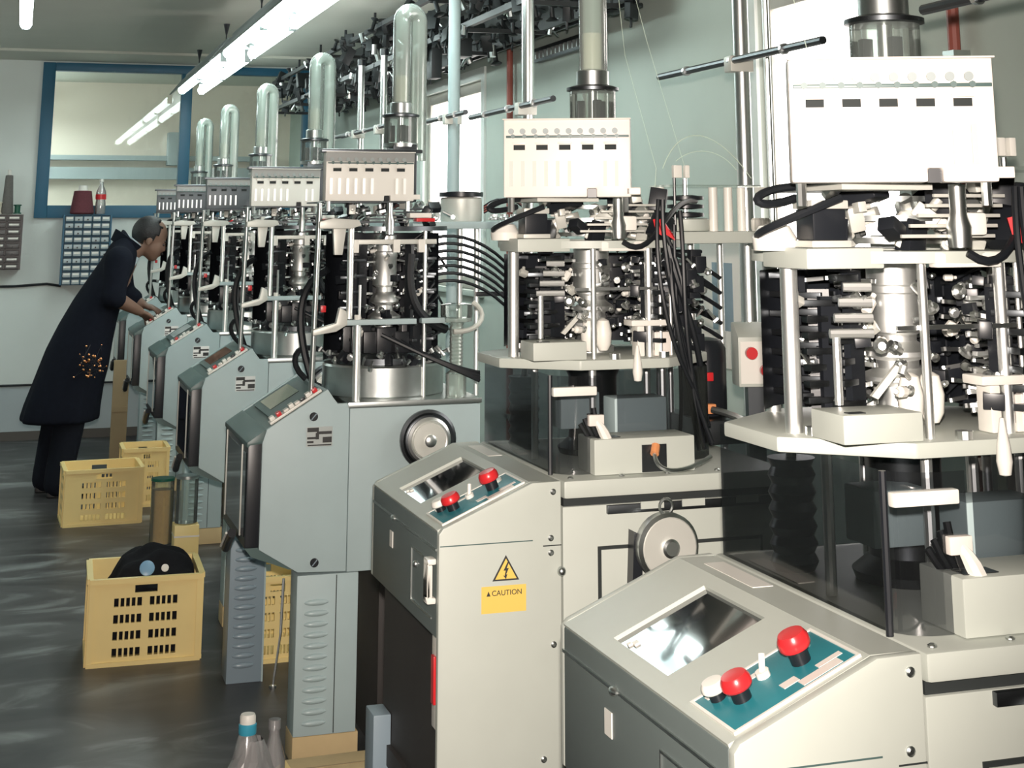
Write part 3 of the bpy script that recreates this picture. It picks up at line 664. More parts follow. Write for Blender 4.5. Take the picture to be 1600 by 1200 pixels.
    # posts and upper ring
    for x, y, r_ in ((-.205, -.06, .0125), (-.06, -.175, .0065), (.075, -.16, .009), (.100, -.165, .004), (.135, -.14, .004), (.21, .05, .011), (.10, .19, .011), (-.12, .17, .011)):
        MB().cyl((x, y, 1.211), (x, y, 1.440), r_, n=14).build('post', 'satin', T)
    blk = MB().box(-.225, -.105, -.155, -.02, 1.434, 1.462).build('post_block', 'paint', T, .003)
    ring = MB(); nn = 24
    vs_ = []; 
    for (ro, z) in ((.215, 1.441), (.09, 1.441), (.09, 1.457), (.215, 1.457)):
        vs_ += [(ro * math.cos(2 * math.pi * i / nn), ro * .9 * math.sin(2 * math.pi * i / nn), z) for i in range(nn)]
    fs_ = []
    for j in range(4):
        for i in range(nn): fs_.append((j * nn + i, j * nn + (i + 1) % nn, ((j + 1) % 4) * nn + (i + 1) % nn, ((j + 1) % 4) * nn + i))
    ring.add(vs_, fs_).build('upper_ring', 'paint', T)
    MB().box(-.045, .06, -.19, -.17, 1.435, 1.456).build('cross_bar', 'white', T, .003)
    MB().box(-.10, .09, -.172, -.166, 1.352, 1.358).build('yarn_bar', 'chrome', T)
    knit_head(T, 1.212, 1.438, 11, .185, 105, 12)
    gp = [(.20 * math.cos(math.radians(a)), .195 * math.sin(math.radians(a))) for a in range(20, 161, 14)]
    mbg = MB()
    for (xa, ya_), (xb, yb_) in zip(gp[:-1], gp[1:]): mbg.add([(xa, ya_, 1.222), (xb, yb_, 1.222), (xb, yb_, 1.425), (xa, ya_, 1.425)], [(0, 1, 2, 3)])
    mbg.build('added_dark_back', 'dark', T)  # added dark sheet, gives the knitting head a near-black background
    for k in range(4): MB().tube([(-.165 + .008 * k, -.10, 1.345 + .021 * k), (-.105, -.115, 1.345 + .021 * k)], .0065, 8).build('feed_roller', 'satin', T)
    MB().cyl((-.155, -.10, 1.25), (-.155, -.10, 1.34), .006, n=10).build('feed_spindle', 'satin', T)
    for x in (-.045, -.012): MB().lathe([(.010, 1.222), (.017, 1.235), (.019, 1.26), (.013, 1.285), (.004, 1.29)], x, -.105, 12).build('yarn_finger', 'white', T)
    MB().box(.045, .062, -.165, -.13, 1.2115, 1.275).build('side_column', 'white', T, .003)
    MB().box(.03, .115, -.17, -.12, 1.275, 1.288).build('side_bridge', 'white', T, .003)
    MB().box(.085, .125, -.165, -.12, 1.2115, 1.262).build('side_column', 'cream', T, .003)
    MB().hexa([(-.115, -.12, 1.262), (-.108, -.125, 1.258), (-.108, -.119, 1.258), (-.115, -.114, 1.262), (-.075, -.12, 1.302), (-.068, -.125, 1.298), (-.068, -.119, 1.298), (-.075, -.114, 1.302)]).build('rocker', 'alu', T)
    r2 = random.Random(78)
    for k in range(6):
        f = lambda a: r2.uniform(-a, a)
        MB().tube(bez((.13 + f(.02), -.17 + f(.02), 1.47 + f(.06)), (.12 + f(.05), -.21 + f(.02), 1.36 + f(.04)), (.17 + f(.05), -.18 + f(.03), 1.20 + f(.04)), (.20 + f(.04), -.12 + f(.05), 1.01 + f(.03)), 14), r2.uniform(.004, .0075), 8).build('cable', 'rubber', T)
    r2 = random.Random(77)
    for k in range(14):
        MB().box(-.013, .013, -.012, .012, -.018, .018).build('solenoid', 'dark', T, .002, (.15 + r2.uniform(0, .07), -.12 + r2.uniform(-.03, .06), 1.235 + .014 * k))
        inst('fitting', SM[r2.choice(('fit1', 'fit4', 'fit3'))], T, (.14 + r2.uniform(0, .08), -.145 + r2.uniform(-.02, .02), 1.235 + .014 * k), (r2.uniform(-1, 1), r2.uniform(-1, 1), 0), r2.uniform(.6, 1.0))
    for k in range(1): MB().tube(bez((-.20, -.02, 1.48 + .012 * k), (-.29, -.06, 1.47 + .02 * k), (-.27, -.13, 1.49 + .012 * k), (-.16, -.14, 1.53 + .004 * k), 10), .006, 7).build('cable', 'rubber', T)
    # stepper motor and the valve deck between ring and panel
    mo = MB().box(-.200, -.148, -.13, -.078, 1.472, 1.515).build('stepper_motor', 'dark', T, .003)
    MB().box(-.205, -.143, -.135, -.073, 1.4625, 1.472).build('motor_flange', 'alu', mo, .002)
    MB().box(-.203, -.145, -.133, -.075, 1.515, 1.527).build('motor_cap', 'alu', mo, .002)
    MB().lathe([(.03, 1.458), (.032, 1.475), (.022, 1.492), (.0, 1.497)], -.225, -.06, 16).build('dome_cap', 'white', T)
    for x, y, r_, z in ((.0, 0, .10, 1.470), (0, 0, .115, 1.502), (0, 0, .08, 1.53)):
        MB().lathe([(r_ * .3, z - .004), (r_, z - .004), (r_, z + .004), (r_ * .3, z + .004)], x, y, 32).build('cam_disc', 'steel', T)
    r = random.Random(5)
    for k in range(42):
        a = r.uniform(-math.pi, .6); q = r.uniform(.05, .19)
        inst('valve', SM[r.choice(('fit1', 'fit2', 'fit4', 'whitebit', 'fit2', 'blk'))], T, (q * math.cos(a) + .02, q * .9 * math.sin(a), r.uniform(1.462, 1.55)), (r.uniform(-1.6, 1.6), r.uniform(-1.6, 1.6), r.uniform(-3, 3)), r.uniform(1.0, 2.1))
    for k in range(5):
        y = -.18 + .01 * k; MB().box(-.09 + .02 * k, .06 + .012 * k, y, y + .006, 1.475 + .014 * k, 1.480 + .014 * k).build('feed_bar', 'alu', T, .001)
    MB().lathe([(.016, 1.462), (.018, 1.49), (.012, 1.51), (.012, 1.548)], -.005, -.19, 14).build('spindle', 'chrome', T)
    MB().box(-.003, .035, -.20, -.165, 1.478, 1.51).build('valve_body', 'white', T, .006)
    for dx_ in (0, .014): MB().hexa([(.085 + dx_, -.185, 1.475), (.10 + dx_ * 2, -.19, 1.465 - dx_ * .6), (.104 + dx_ * 2, -.182, 1.471 - dx_ * .6), (.089 + dx_, -.177, 1.481), (.078 + dx_, -.185, 1.502), (.084 + dx_, -.19, 1.504), (.088 + dx_, -.182, 1.504), (.082 + dx_, -.177, 1.502)]).build('red_clip', 'red', T)
    MB().tube(bez((-.21, -.1, 1.53), (-.33, -.16, 1.50), (-.30, -.1, 1.56), (-.12, -.08, 1.545), 14), .006, 8).build('cable', 'rubber', T)
    MB().tube(bez((.0, -.2, 1.455), (.07, -.22, 1.40), (.10, -.2, 1.56), (.30, .08, 1.545), 14), .006, 8).build('cable', 'rubber', T)
    MB().tube(bez((.09, -.19, 1.545), (.06, -.22, 1.40), (.09, -.22, 1.25), (.17, -.18, 1.14), 16), .005, 8).build('cable', 'rubber', T)
    MB().tube(bez((.10, -.19, 1.545), (.09, -.20, 1.42), (.13, -.2, 1.25), (.22, -.14, 1.06), 16), .0055, 8).build('cable', 'rubber', T)
    MB().tube(bez((.12, -.18, 1.44), (.10, -.22, 1.33), (.13, -.2, 1.2), (.20, -.15, 1.08), 16), .006, 8).build('cable', 'rubber', T)
    # selector panel and jar
    sp_ = selector_panel(T, -.135, .135, 0, 1.548, 1.713, 10, 8, .66, 'paint', 'cream'); sp_.location = (-.154, -.276, 0); sp_.rotation_euler = (0, 0, math.radians(-23.5))
    MB().box(-.20, -.06, -.215, .05, 1.54, 1.548).build('panel_tray', 'alu', T)
    hose_jar(T, .01, .005, 1.722, 1.797, 2.22, (.028, .06), .031, .054)
    MB().box(-.05, .07, -.06, .07, 1.548, 1.714).build('jar_pedestal', 'darksteel', T, .004)
    # rear shelf with thread-tension unit
    MB().box(.16, .50, .03, .34, 1.446, 1.474).build('rear_shelf', 'paint', T, .004)
    MB().lathe([(.055, 1.475), (.058, 1.48), (.058, 1.502), (.05, 1.505)], .29, .12, 24).build('tension_base', 'paint', T)
    for z in (1.513, 1.533, 1.553): MB().lathe([(.02, z - .007), (.045, z - .004), (.045, z + .004), (.02, z + .007)], .29, .12, 20).build('tension_disc', 'dark', T)
    MB().cyl((.29, .12, 1.505), (.29, .12, 1.60), .006, n=10).build('tension_spindle', 'chrome', T)
    MB().box(.23, .47, .07, .2, 1.578, 1.584).build('tension_cover', 'glass', T)
    for x, y in ((.35, .09), (.395, .10), (.44, .12), (.215, .1)): MB().cyl((x, y, 1.474), (x, y, 1.578), .011, n=12).build('column', 'white', T)
    MB().cyl((.245, .08, 1.475), (.245, .08, 1.60), .004, n=8).build('pin', 'dark', T)
    MB().box(.24, .262, .07, .085, 1.60, 1.63).box(.27, .282, .07, .085, 1.60, 1.63).build('sensor_head', 'white', T, .002)
    for k in range(6): MB().lathe([(.006, 1.474), (.009, 1.48), (.009, 1.50), (.005, 1.505)], .45 + .012 * (k % 3), .05 + .02 * (k // 3), 10).build('peg', 'white', T)
    # rods, hoses and black motor under the shelf
    for x, r_ in ((.245, .008), (.275, .008), (.275 + .06, .010), (.415, .008)):
        MB().cyl((x, .2, .996 if x < .3 else .55), (x, .2, 1.446), r_, n=12).build('back_rod', 'satin', T)
    for k in range(8):
        z = 1.25 + k * .024
        MB().tube(bez((.12, .10, z), (.2, .16, z + .03), (.3, .17, z + .01), (.412, .195, z - .07 + .012 * (k % 3)), 10), .0055, 7).build('air_hose', 'rubber', T)
        MB().tube([(.24, .186, z + .01), (.36, .186, z + .006)], .004, 6).build('air_hose', 'rubber', T)
    for k in range(5): MB().box(.16 + .02 * k, .175 + .02 * k, .06, .14, 1.22, 1.43 - .01 * k).build('selector_bank', 'dark', T, .002)
    MB().lathe([(.052, 1.05), (.056, 1.06), (.056, 1.2), (.045, 1.22), (.02, 1.225)], .33, .13, 20).build('black_motor', 'dark', T)
    MB().box(.312, .329, .066, .078, 1.13, 1.15).build('red_lamp', 'red', T, .003)
    MB().box(.27, .405, .0, .24, .997, 1.05).build('motor_base', 'darksteel', T, .004)
    MB().tube(bez((.31, .04, 1.07), (.37, -.03, 1.06), (.40, -.04, 1.02), (.43, .0, 1.0), 8), .008, 8).build('cable', 'steel', T)
    MB().box(.30, .322, .04, .065, 1.06, 1.082).build('plug', 'orange', T, .003)
    return T
m1 = machine_a('knitting_machine', 'grey knitting machine, second from the camera, with dark screen and caution sticker', 3.40)
m0 = copy_tree(m1); m0.location = (1.25, 2.09, 0)
tag(m0, 'nearest knitting machine, at the right, with large shiny screen and glaring white selector panel')

# ================================================================== OLDER MACHINES (five behind)
def machine_b(name, label, Y):
    T = thing(name, label, 'machine', (1.13, Y, 0), group='sock-knitting machines in the row')
    Y0, Y1 = -.25, .28
    prof = [(-.412, .576), (-.412, .868), (-.400, .905), (-.223, 1.012), (-.193, .970), (-.156, .970), (-.156, .502), (-.298, .508)]
    sp = MB().prism(prof, 'y', Y0, Y0 + .016).build('console_side', 'paint_b', T, .003)
    MB().prism(prof, 'y', Y1 - .016, Y1).build('console_side', 'paint_b', T, .003)
    for x, z in ((-.263, .936), (-.250, .532)):
        k = MB().lathe([(.0125, Y0), (.0125, Y0 - .003), (.010, Y0 - .005), (0, Y0 - .005)], x, z, 16, 'y').build('plug_cap', 'dark', sp)
        MB().hexa([(x - .008, Y0 - .0058, z - .007), (x - .006, Y0 - .0058, z - .009), (x - .006, Y0 - .005, z - .009), (x - .008, Y0 - .005, z - .007), (x + .006, Y0 - .0058, z + .009), (x + .008, Y0 - .0058, z + .007), (x + .008, Y0 - .005, z + .007), (x + .006, Y0 - .005, z + .009)]).build('cap_slot', 'blue_grey', sp)
    # name plate with its dark emblem of bars and a bent bridge
    np_ = MB().box(-.283, -.206, Y0 - .0012, Y0, .852, .907).build('name_plate', 'steel', T)
    for q in ((-.281, -.247, .893, .905), (-.253, -.208, .886, .894), (-.256, -.246, .872, .89), (-.281, -.255, .873, .879), (-.235, -.208, .862, .878), (-.281, -.262, .862, .868), (-.279, -.209, .854, .8575)):
        MB().box(q[0], q[1], Y0 - .0018, Y0 - .001, q[2], q[3]).build('emblem_mark', 'ink', np_)
    ya, yb = Y0 + .016, Y1 - .016
    # dark green shell: sloped top, bevelled brow, front
    MB().prism([(-.223, 1.006), (-.400, .900), (-.385, .885), (-.21, .985)], 'y', ya, yb).build('console_slope', 'shell_b', T)
    MB().prism([(-.400, .905), (-.455, .870), (-.455, .855), (-.385, .87)], 'y', ya - .004, yb + .01).build('console_brow', 'shell_b', T, .004)
    MB().prism([(-.223, 1.01), (-.19, .97), (-.21, .96), (-.235, .99)], 'y', ya, yb).build('console_back', 'paint_b', T)
    fd = MB().box(-.452, -.402, ya - .004, yb + .008, .58, .868).build('front_door', 'dark', T, .006)
    for y in (-.15, .20): MB().box(-.457, -.452, y, y + .010, .60, .855).build('door_strip', 'alu', fd, .003)
    for y0, y1 in ((-.225, -.16), (-.13, .19)): MB().box(-.4545, -.452, y0, y1, .61, .84).build('door_window', 'screen', fd)
    MB().prism([(-.452, .58), (-.402, .58), (-.30, .515), (-.32, .515), (-.43, .555)], 'y', ya, yb).build('console_underside', 'shell_b', T)
    lv = MB().tube([(-.47, -.10, .60), (-.47, -.04, .575), (-.47, .03, .535)], .013, 10).build('door_lever', 'dark', T)
    MB().cyl((-.486, -.095, .60), (-.486, .02, .543), .0035, n=6).build('lever_highlight', 'white', lv)  # white bar standing in for the highlight along the black lever
    # key strip along the near edge of the slope
    d = Vector((.177, 0, .107)).normalized(); nrm = Vector((-d.z, 0, d.x)); o0 = Vector((-.398, 0, .906))
    def sb(s0, s1, y0, y1, n0, n1):
        P = lambda s_, y_, n_: tuple(o0 + d * s_ + nrm * n_ + Vector((0, y_, 0)))
        return [P(s0, y0, n0), P(s1, y0, n0), P(s1, y1, n0), P(s0, y1, n0), P(s0, y0, n1), P(s1, y0, n1), P(s1, y1, n1), P(s0, y1, n1)]
    ks = MB().hexa(sb(.015, .19, ya + .004, ya + .045, 0, .008)).build('key_strip', 'white', T, .002)
    for s_, mt in ((.02, 'white'), (.043, 'red'), (.066, 'cream'), (.085, 'white'), (.104, 'cream'), (.123, 'dark'), (.142, 'white'), (.165, 'red')):
        MB().hexa(sb(s_, s_ + .015, ya + .008, ya + .036, .008, .020 if mt in ('red', 'white') else .015)).build('key', mt, ks, .002)
    MB().hexa(sb(.03, .18, ya + .06, yb - .04, 0, .004)).build('keypad_cover', 'shell_b', T, .001)
    MB().hexa(sb(.05, .15, ya + .20, yb - .08, .004, .006)).build('display', 'screen', T)
    # body, pedestal with louvres, top deck
    MB().box(-.1545, .25, Y0, Y1, .50, .955).build('body', 'paint_b', T, .003)
    ped = MB().box(-.298, -.118, Y0 + .002, Y0 + .11, .072, .4985).build('front_leg', 'paint_b', T, .003)
    MB().box(-.184, -.1815, Y0 + .001, Y0 + .003, .075, .495).build('leg_seam', 'gap', ped)
    lm = MB().ball((0, 0, 0), .036, .0085, .0085, 12, 8).mesh('louvre', 'louvre')
    for k in range(12): inst('louvre', lm, ped, (-.240, Y0 + .001, .105 + .029 * k))
    MB().box(-.05, .245, Y0 + .03, Y1 - .02, .0, .4995).build('centre_column', 'recess', T, .003)  # column coloured dark in place of the shadow under the console
    MB().box(-.299, -.11, Y0 + .004, Y0 + .12, .0, .0715).build('base_block', 'card', T, .003)
    dk = MB().box(-.16, .255, Y0 - .002, Y1, .956, .972).build('top_deck', 'steel', T, .003)
    hw = MB().lathe([(.03, Y0), (.03, Y0 - .012), (.082, Y0 - .014), (.086, Y0 - .02), (.086, Y0 - .034), (.078, Y0 - .038), (.070, Y0 - .030), (.062, Y0 - .034)], .079, .86, 36, 'y').build('handwheel', 'darksteel', T)
    MB().lathe([(.064, Y0 - .030), (.066, Y0 - .046), (.058, Y0 - .050), (.052, Y0 - .046)], .079, .86, 32, 'y').build('wheel_ring', 'chrome', hw)
    MB().lathe([(.052, Y0 - .044), (.050, Y0 - .054), (.018, Y0 - .056)], .079, .86, 32, 'y').build('wheel_face', 'alu', hw)
    MB().lathe([(.018, Y0 - .054), (.018, Y0 - .064), (.012, Y0 - .068), (0, Y0 - .068)], .079, .86, 18, 'y').build('wheel_hub', 'chrome', hw)
    # drum bed and mechanism
    MB().lathe([(.188, .972), (.192, .976), (.192, 1.060), (.186, 1.066), (.10, 1.067)], 0, 0, 48).build('drum_bed', 'steel', T)
    MB().lathe([(.165, 1.067), (.165, 1.085), (.15, 1.10), (.10, 1.10)], 0, 0, 36).build('cam_ring', 'darksteel', T)
    r = random.Random(21)
    for k in range(26):
        a = -math.pi + math.pi * 1.2 * k / 26
        inst('cam_lever', SM[r.choice(('fit1', 'fit3', 'fit5', 'blk', 'fit4'))], T, (.172 * math.cos(a), .172 * math.sin(a), 1.085 + r.uniform(-.008, .012)), (r.uniform(-.5, .5), r.uniform(-1.5, 1.5), a), r.uniform(.8, 1.3))
    for k in range(9):
        a = math.radians(200 + 20 * k)
        MB().box(-.03, .03, -.02, .02, 1.10, 1.10 + r.uniform(.05, .10)).build('cam_block', 'dark', T, .003, (.12 * math.cos(a), .12 * math.sin(a), 0))
    # front bar, arm and posts
    MB().box(-.185, .05, -.235, -.195, 1.192, 1.208).build('front_bar', 'paint_b', T, .002)
    MB().box(.07, .15, -.22, -.18, 1.192, 1.208).build('front_bar', 'paint_b', T, .002)
    MB().prism([(-.27, 1.165), (-.20, 1.175), (-.165, 1.195), (-.17, 1.235), (-.19, 1.245), (-.20, 1.20), (-.27, 1.182)], 'y', -.24, -.21).build('cast_arm', 'alu', T, .003)
    MB().cyl((-.131, -.218, .972), (-.131, -.218, 1.195), .012, n=14).build('post', 'satin', T)
    MB().cyl((-.155, -.21, 1.21), (-.155, -.21, 1.49), .010, n=14).build('post', 'satin', T)
    MB().cyl((-.125, -.215, 1.21), (-.125, -.215, 1.31), .0045, n=8).build('pin', 'chrome', T)
    MB().cyl((-.131, -.218, 1.208), (-.131, -.218, 1.222), .010, n=10).build('post_nut', 'white', T)
    MB().cyl((-.264, -.20, .985), (-.257, -.225, 1.556), .0085, n=12).build('pole', 'steel', T)
    MB().prism([(-.26, 1.478), (-.16, 1.478), (-.13, 1.488), (-.14, 1.505), (-.22, 1.51), (-.26, 1.50)], 'y', -.25, -.20).build('pole_bracket', 'alu', T, .003)
    MB().prism([(-.21, 1.40), (-.185, 1.40), (-.175, 1.478), (-.215, 1.478)], 'y', -.235, -.215).build('bracket_rib', 'alu', T, .002)
    for x, y, r_ in ((.305, .2, .010), (.365, .2, .010), (.20, .2, .009), (-.10, .2, .009), (.09, -.17, .006)):
        MB().cyl((x, y, .972 if x < .25 else .5), (x, y, 1.48), r_, n=12).build('back_rod', 'satin', T)
    MB().box(.24, .38, .18, .22, .49, .52).build('rod_bracket', 'darksteel', T)
    MB().box(-.24, -.225, -.20, -.18, 1.23, 1.25).build('red_tag', 'red', T, .002)
    # stepped clear column at the right
    MB().lathe([(.032, .972), (.032, 1.04), (.026, 1.045)] + [(.0195 + (.002 if k % 2 else 0), 1.05 + .0055 * k) for k in range(25)] + [(.024, 1.19), (.048, 1.195), (.048, 1.206)], .186, -.2, 20).build('clear_column', 'hose', T)
    MB().lathe([(.048, 1.206), (.05, 1.215), (.05, 1.245), (.02, 1.25)], .186, -.2, 20).build('column_cup', 'glass', T)
    MB().tube([(.186 + .085 * math.cos(a), -.19 + .03 * math.sin(a), 1.215 + .05 * math.sin(a)) for a in [math.radians(q) for q in range(-100, 60, 16)]], .008, 8).build('cup_hook', 'alu', T)
    knit_head(T, 1.105, 1.455, 31, .165, 100, 14, .030)
    gp = [(.19 * math.cos(math.radians(a)), .185 * math.sin(math.radians(a))) for a in range(10, 171, 16)]
    mbg = MB()
    for (xa, ya_), (xb, yb_) in zip(gp[:-1], gp[1:]): mbg.add([(xa, ya_, 1.07), (xb, yb_, 1.07), (xb, yb_, 1.462), (xa, ya_, 1.462)], [(0, 1, 2, 3)])
    mbg.build('added_dark_back', 'dark', T)  # dark sheet added behind the head to blacken the gaps
    # upper ring deck and valves
    MB().lathe([(.08, 1.470), (.20, 1.470), (.20, 1.484), (.08, 1.484)], 0, 0, 32).build('upper_ring', 'darksteel', T)
    MB().box(-.16, .12, -.2, -.185, 1.43, 1.445).build('cross_bar', 'alu', T, .002)
    for x in (-.15, -.02, .06): MB().box(x, x + .022, -.205, -.18, 1.405, 1.445).build('bar_clamp', 'white', T, .002)
    for k in range(34):
        a = r.uniform(-math.pi, .6); q = r.uniform(.05, .19)
        inst('valve', SM[r.choice(('fit1', 'fit2', 'fit4', 'blk', 'fit3', 'blk'))], T, (q * math.cos(a), q * math.sin(a), r.uniform(1.488, 1.555)), (r.uniform(-1.6, 1.6), r.uniform(-1.6, 1.6), r.uniform(-3, 3)), r.uniform(.9, 1.6))
    MB().lathe([(.014, 1.46), (.016, 1.50), (.010, 1.52), (.010, 1.558)], -.03, -.19, 12).build('spindle', 'chrome', T)
    for k in range(5):
        MB().box(-.12 + .03 * k, .03 + .03 * k, -.17 + .02 * k, -.162 + .02 * k, 1.495 + .01 * k, 1.50 + .01 * k).build('feed_bar', 'darksteel', T)
    selector_panel(T, -.255, .020, -.300, 1.560, 1.708, 10, 8, .66, 'satin', 'white', 'portband')
    MB().box(-.25, .03, -.248, .05, 1.556, 1.56).build('panel_tray', 'darksteel', T)
    MB().box(-.27, .045, -.306, -.25, 1.705, 1.716).build('panel_lid', 'darksteel', T, .003)
    MB().box(.01, .09, -.05, .06, 1.56, 1.745).build('jar_pedestal', 'darksteel', T, .004)
    hose_jar(T, .045, .0, 1.745, 1.835, 2.215, (.062, .02), .029, .054)
    MB().box(.03, .10, -.21, -.16, 1.51, 1.525).build('red_clamp', 'white', T, .002)
    MB().box(.05, .11, -.215, -.17, 1.498, 1.509).build('red_strip', 'red', T, .002)
    # rear shelf with drum
    MB().box(.12, .50, .12, .36, 1.474, 1.498).build('rear_shelf', 'paint_b', T, .004)
    MB().lathe([(.07, 1.498), (.072, 1.502), (.072, 1.575), (.066, 1.58), (.02, 1.582)], .32, .24, 28).build('feeder_drum', 'alu', T)
    MB().lathe([(.076, 1.582), (.076, 1.597), (.03, 1.60)], .32, .24, 24).build('drum_lid', 'dark', T)
    for k in range(9): inst('peg', SM['fit4'], T, (.40 + .012 * k, .14 + .01 * (k % 3), 1.51), (0, 0, k), 1.0)
    for k in range(7): MB().tube(bez((.39, .2, 1.55 - .004 * k), (.44 + .01 * k, .16, 1.60), (.50, .12, 1.57), (.54, .1 + .01 * k, 1.50), 8), .003, 6).build('lead_wire', 'copperpipe' if k % 2 else 'dark', T)
    for k in range(7):
        z = 1.28 + .024 * k
        MB().tube(bez((.12, .05, z), (.22, .1, z + .05), (.36, .12, z + .04), (.50, .18, z - .10), 10), .0055, 7).build('air_hose', 'rubber', T)
    MB().box(.492, .512, .155, .205, 1.15, 1.36).box(.36, .492, .188, .202, 1.25, 1.265).build('hose_manifold', 'dark', T, .002)
    for k in range(4):
        MB().tube(bez((-.05 + .03 * k, -.19, 1.16 - .01 * k), (.05, -.22, 1.11), (.16, -.25, 1.06), (.25, -.24, 1.02 + .008 * k), 10), .006, 7).build('cable', 'rubber', T)
    MB().tube(bez((.04, -.19, 1.40), (.02, -.2, 1.25), (.07, -.2, 1.20), (.16, -.17, 1.17), 12), .014, 9).build('cable', 'rubber', T)
    MB().tube(bez((-.19, -.02, 1.35), (-.30, .08, 1.30), (-.26, .02, 1.10), (-.21, .02, .985), 12), .012, 8).build('cable', 'rubber', T)
    for k in range(4): MB().tube(bez((-.19, .10 + .01 * k, 1.10), (-.29, .10, 1.13), (-.29, .12, 1.02), (-.17, .13, .98), 10), .009, 7).build('cable', 'rubber', T)
    return T
MBY = [5.0, 6.6, 8.18, 9.75, 11.12]
mlab = ['older grey-green knitting machine, third from the camera, with concentric steel handwheel', 'fourth knitting machine from the camera, standing beside the cloth-filled yellow crate',
        'fifth knitting machine from the camera, between the man and the fourth machine', 'knitting machine the man in the dark coat is reaching into', 'farthest knitting machine, half hidden behind the man']
mb0 = machine_b('knitting_machine', mlab[0], MBY[0])
for y, lb in zip(MBY[1:], mlab[1:]):
    c = copy_tree(mb0); c.location = (1.13, y, 0); c['label'] = lb
    if y > 8:                                   # the far machines carry dark selector panels
        for o in c.children:
            if o.name.startswith('selector_panel'):
                for q in [o] + [g for g in o.children if g.name.startswith(('slot_hood', 'top_rim', 'panel_tab'))]:
                    q.material_slots[0].link = 'OBJECT'; q.material_slots[0].material = M['panel_dark']

# ================================================================== THE MAN
K = 9.62 / 9.2
def mp_(x, z, dy=0.0): return Vector((x * K, 9.62 + dy, 1.5 + (z - 1.5) * K))
def body_obj(name, mb, material, parent, vox, sm=4):
    o = bpy.data.objects.new(name, mb.mesh(name, material)); C.objects.link(o); o.parent = parent
    a = o.modifiers.new('remesh', 'REMESH'); a.mode = 'VOXEL'; a.voxel_size = vox; a.use_smooth_shade = True
    s_ = o.modifiers.new('smooth', 'SMOOTH'); s_.factor = .5; s_.iterations = sm
    return o
P = thing('person', 'man in a long dark coat leaning over a machine, sleeves pushed up', 'person', (0.30, 9.62, 0))
def loc(v): return v - Vector((0.30, 9.62, 0))
def chain(mb, pts, rs, n=12):
    """tapered limb: tube through points plus a ball at each joint"""
    pts = [loc(p) for p in pts]; mb.tube(pts, rs, n)
    for p, r_ in zip(pts, rs): mb.ball(p, r_, nu=n, nv=8)
    return mb
HR = Matrix.Rotation(math.radians(22), 3, 'Y')          # head bowed forwards (towards +x)
hc = loc(mp_(.718, 1.405, .0))
def hp(x, y, z): return hc + HR @ Vector((x, y, z))
bd = MB()
bd.ball(hp(-.012, 0, .030), .098, .076, .092, 20, 14, HR)       # cranium
bd.ball(hp(.030, 0, -.030), .066, .060, .078, 18, 12, HR)       # face
bd.ball(hp(.048, 0, -.085), .036, .038, .032, 14, 9, HR)        # jaw and chin
bd.ball(hp(.072, 0, .012), .020, .050, .014, 12, 8, HR)         # brow
bd.hexa([tuple(hp(*q)) for q in ((.082, -.017, -.038), (.112, -.010, -.036), (.112, .010, -.036), (.082, .017, -.038), (.080, -.008, .008), (.092, -.005, .008), (.092, .005, .008), (.080, .008, .008))])   # nose
bd.ball(hp(.086, 0, -.066), .012, .024, .008, 10, 6, HR)        # lips
for s_ in (-1, 1): bd.ball(hp(-.010, s_ * .078, -.012), .020, .010, .031, 12, 8, HR)   # ears
chain(bd, [mp_(.60, 1.335), mp_(.655, 1.365), mp_(.70, 1.39)], [.064, .058, .056])       # neck
chain(bd, [mp_(.385, .93), mp_(.46, 1.06), mp_(.545, 1.20), mp_(.585, 1.28)], [.10, .095, .085, .07])
for s_, sh, el, wr, hd in ((-1, (.555, 1.295, -.17), (.525, 1.095, -.20), (.665, 1.018, -.10), (.705, .990, -.06)), (1, (.565, 1.295, .17), (.60, 1.10, .18), (.70, 1.04, .13), (.745, 1.025, .11))):
    q = [mp_(*sh), mp_(*el), mp_(*wr)]
    chain(bd, [q[0], (q[0] + q[1]) / 2, q[1], (q[1] * 2 + q[2]) / 3, q[2]], [.052, .047, .041, .042, .029])
    h = mp_(*hd); dv = (h - q[2]).normalized(); sd = dv.cross(Vector((0, 0, 1))).normalized(); up = sd.cross(dv)
    pc = loc(q[2] + dv * .045)
    rot = Matrix((dv, sd, up)).transposed()
    bd.ball(pc, .048, .040, .018, 14, 9, rot)
    for k, (oy, ln) in enumerate(((-.030, .062), (-.010, .072), (.011, .067), (.030, .052))):
        b0 = q[2] + dv * .080 + sd * oy; b1 = b0 + dv * ln * .5 - up * .008; b2 = b1 + dv * ln * .38 - up * .030
        chain(bd, [b0, b1, b2], [.0105, .0095, .008], 8)
    t0 = q[2] + dv * .030 - sd * s_ * .036; t1 = t0 + dv * .034 - sd * s_ * .022 - up * .008; t2 = t1 + dv * .026 - up * .014
    chain(bd, [t0, t1, t2], [.013, .011, .009], 8)
for s_, kx in ((-1, .36), (1, .30)):                      # legs
    hip = mp_(.36, .88, s_ * .075); kn = Vector((kx, 9.62 + s_ * .10, .49)); an = Vector((kx - .06, 9.62 + s_ * .10, .09))
    chain(bd, [hip, (hip + kn) / 2, kn, (kn * 2 + an) / 3, an], [.065, .065, .06, .058, .04])
body = body_obj('body', bd, 'skin', P, .008, 3)
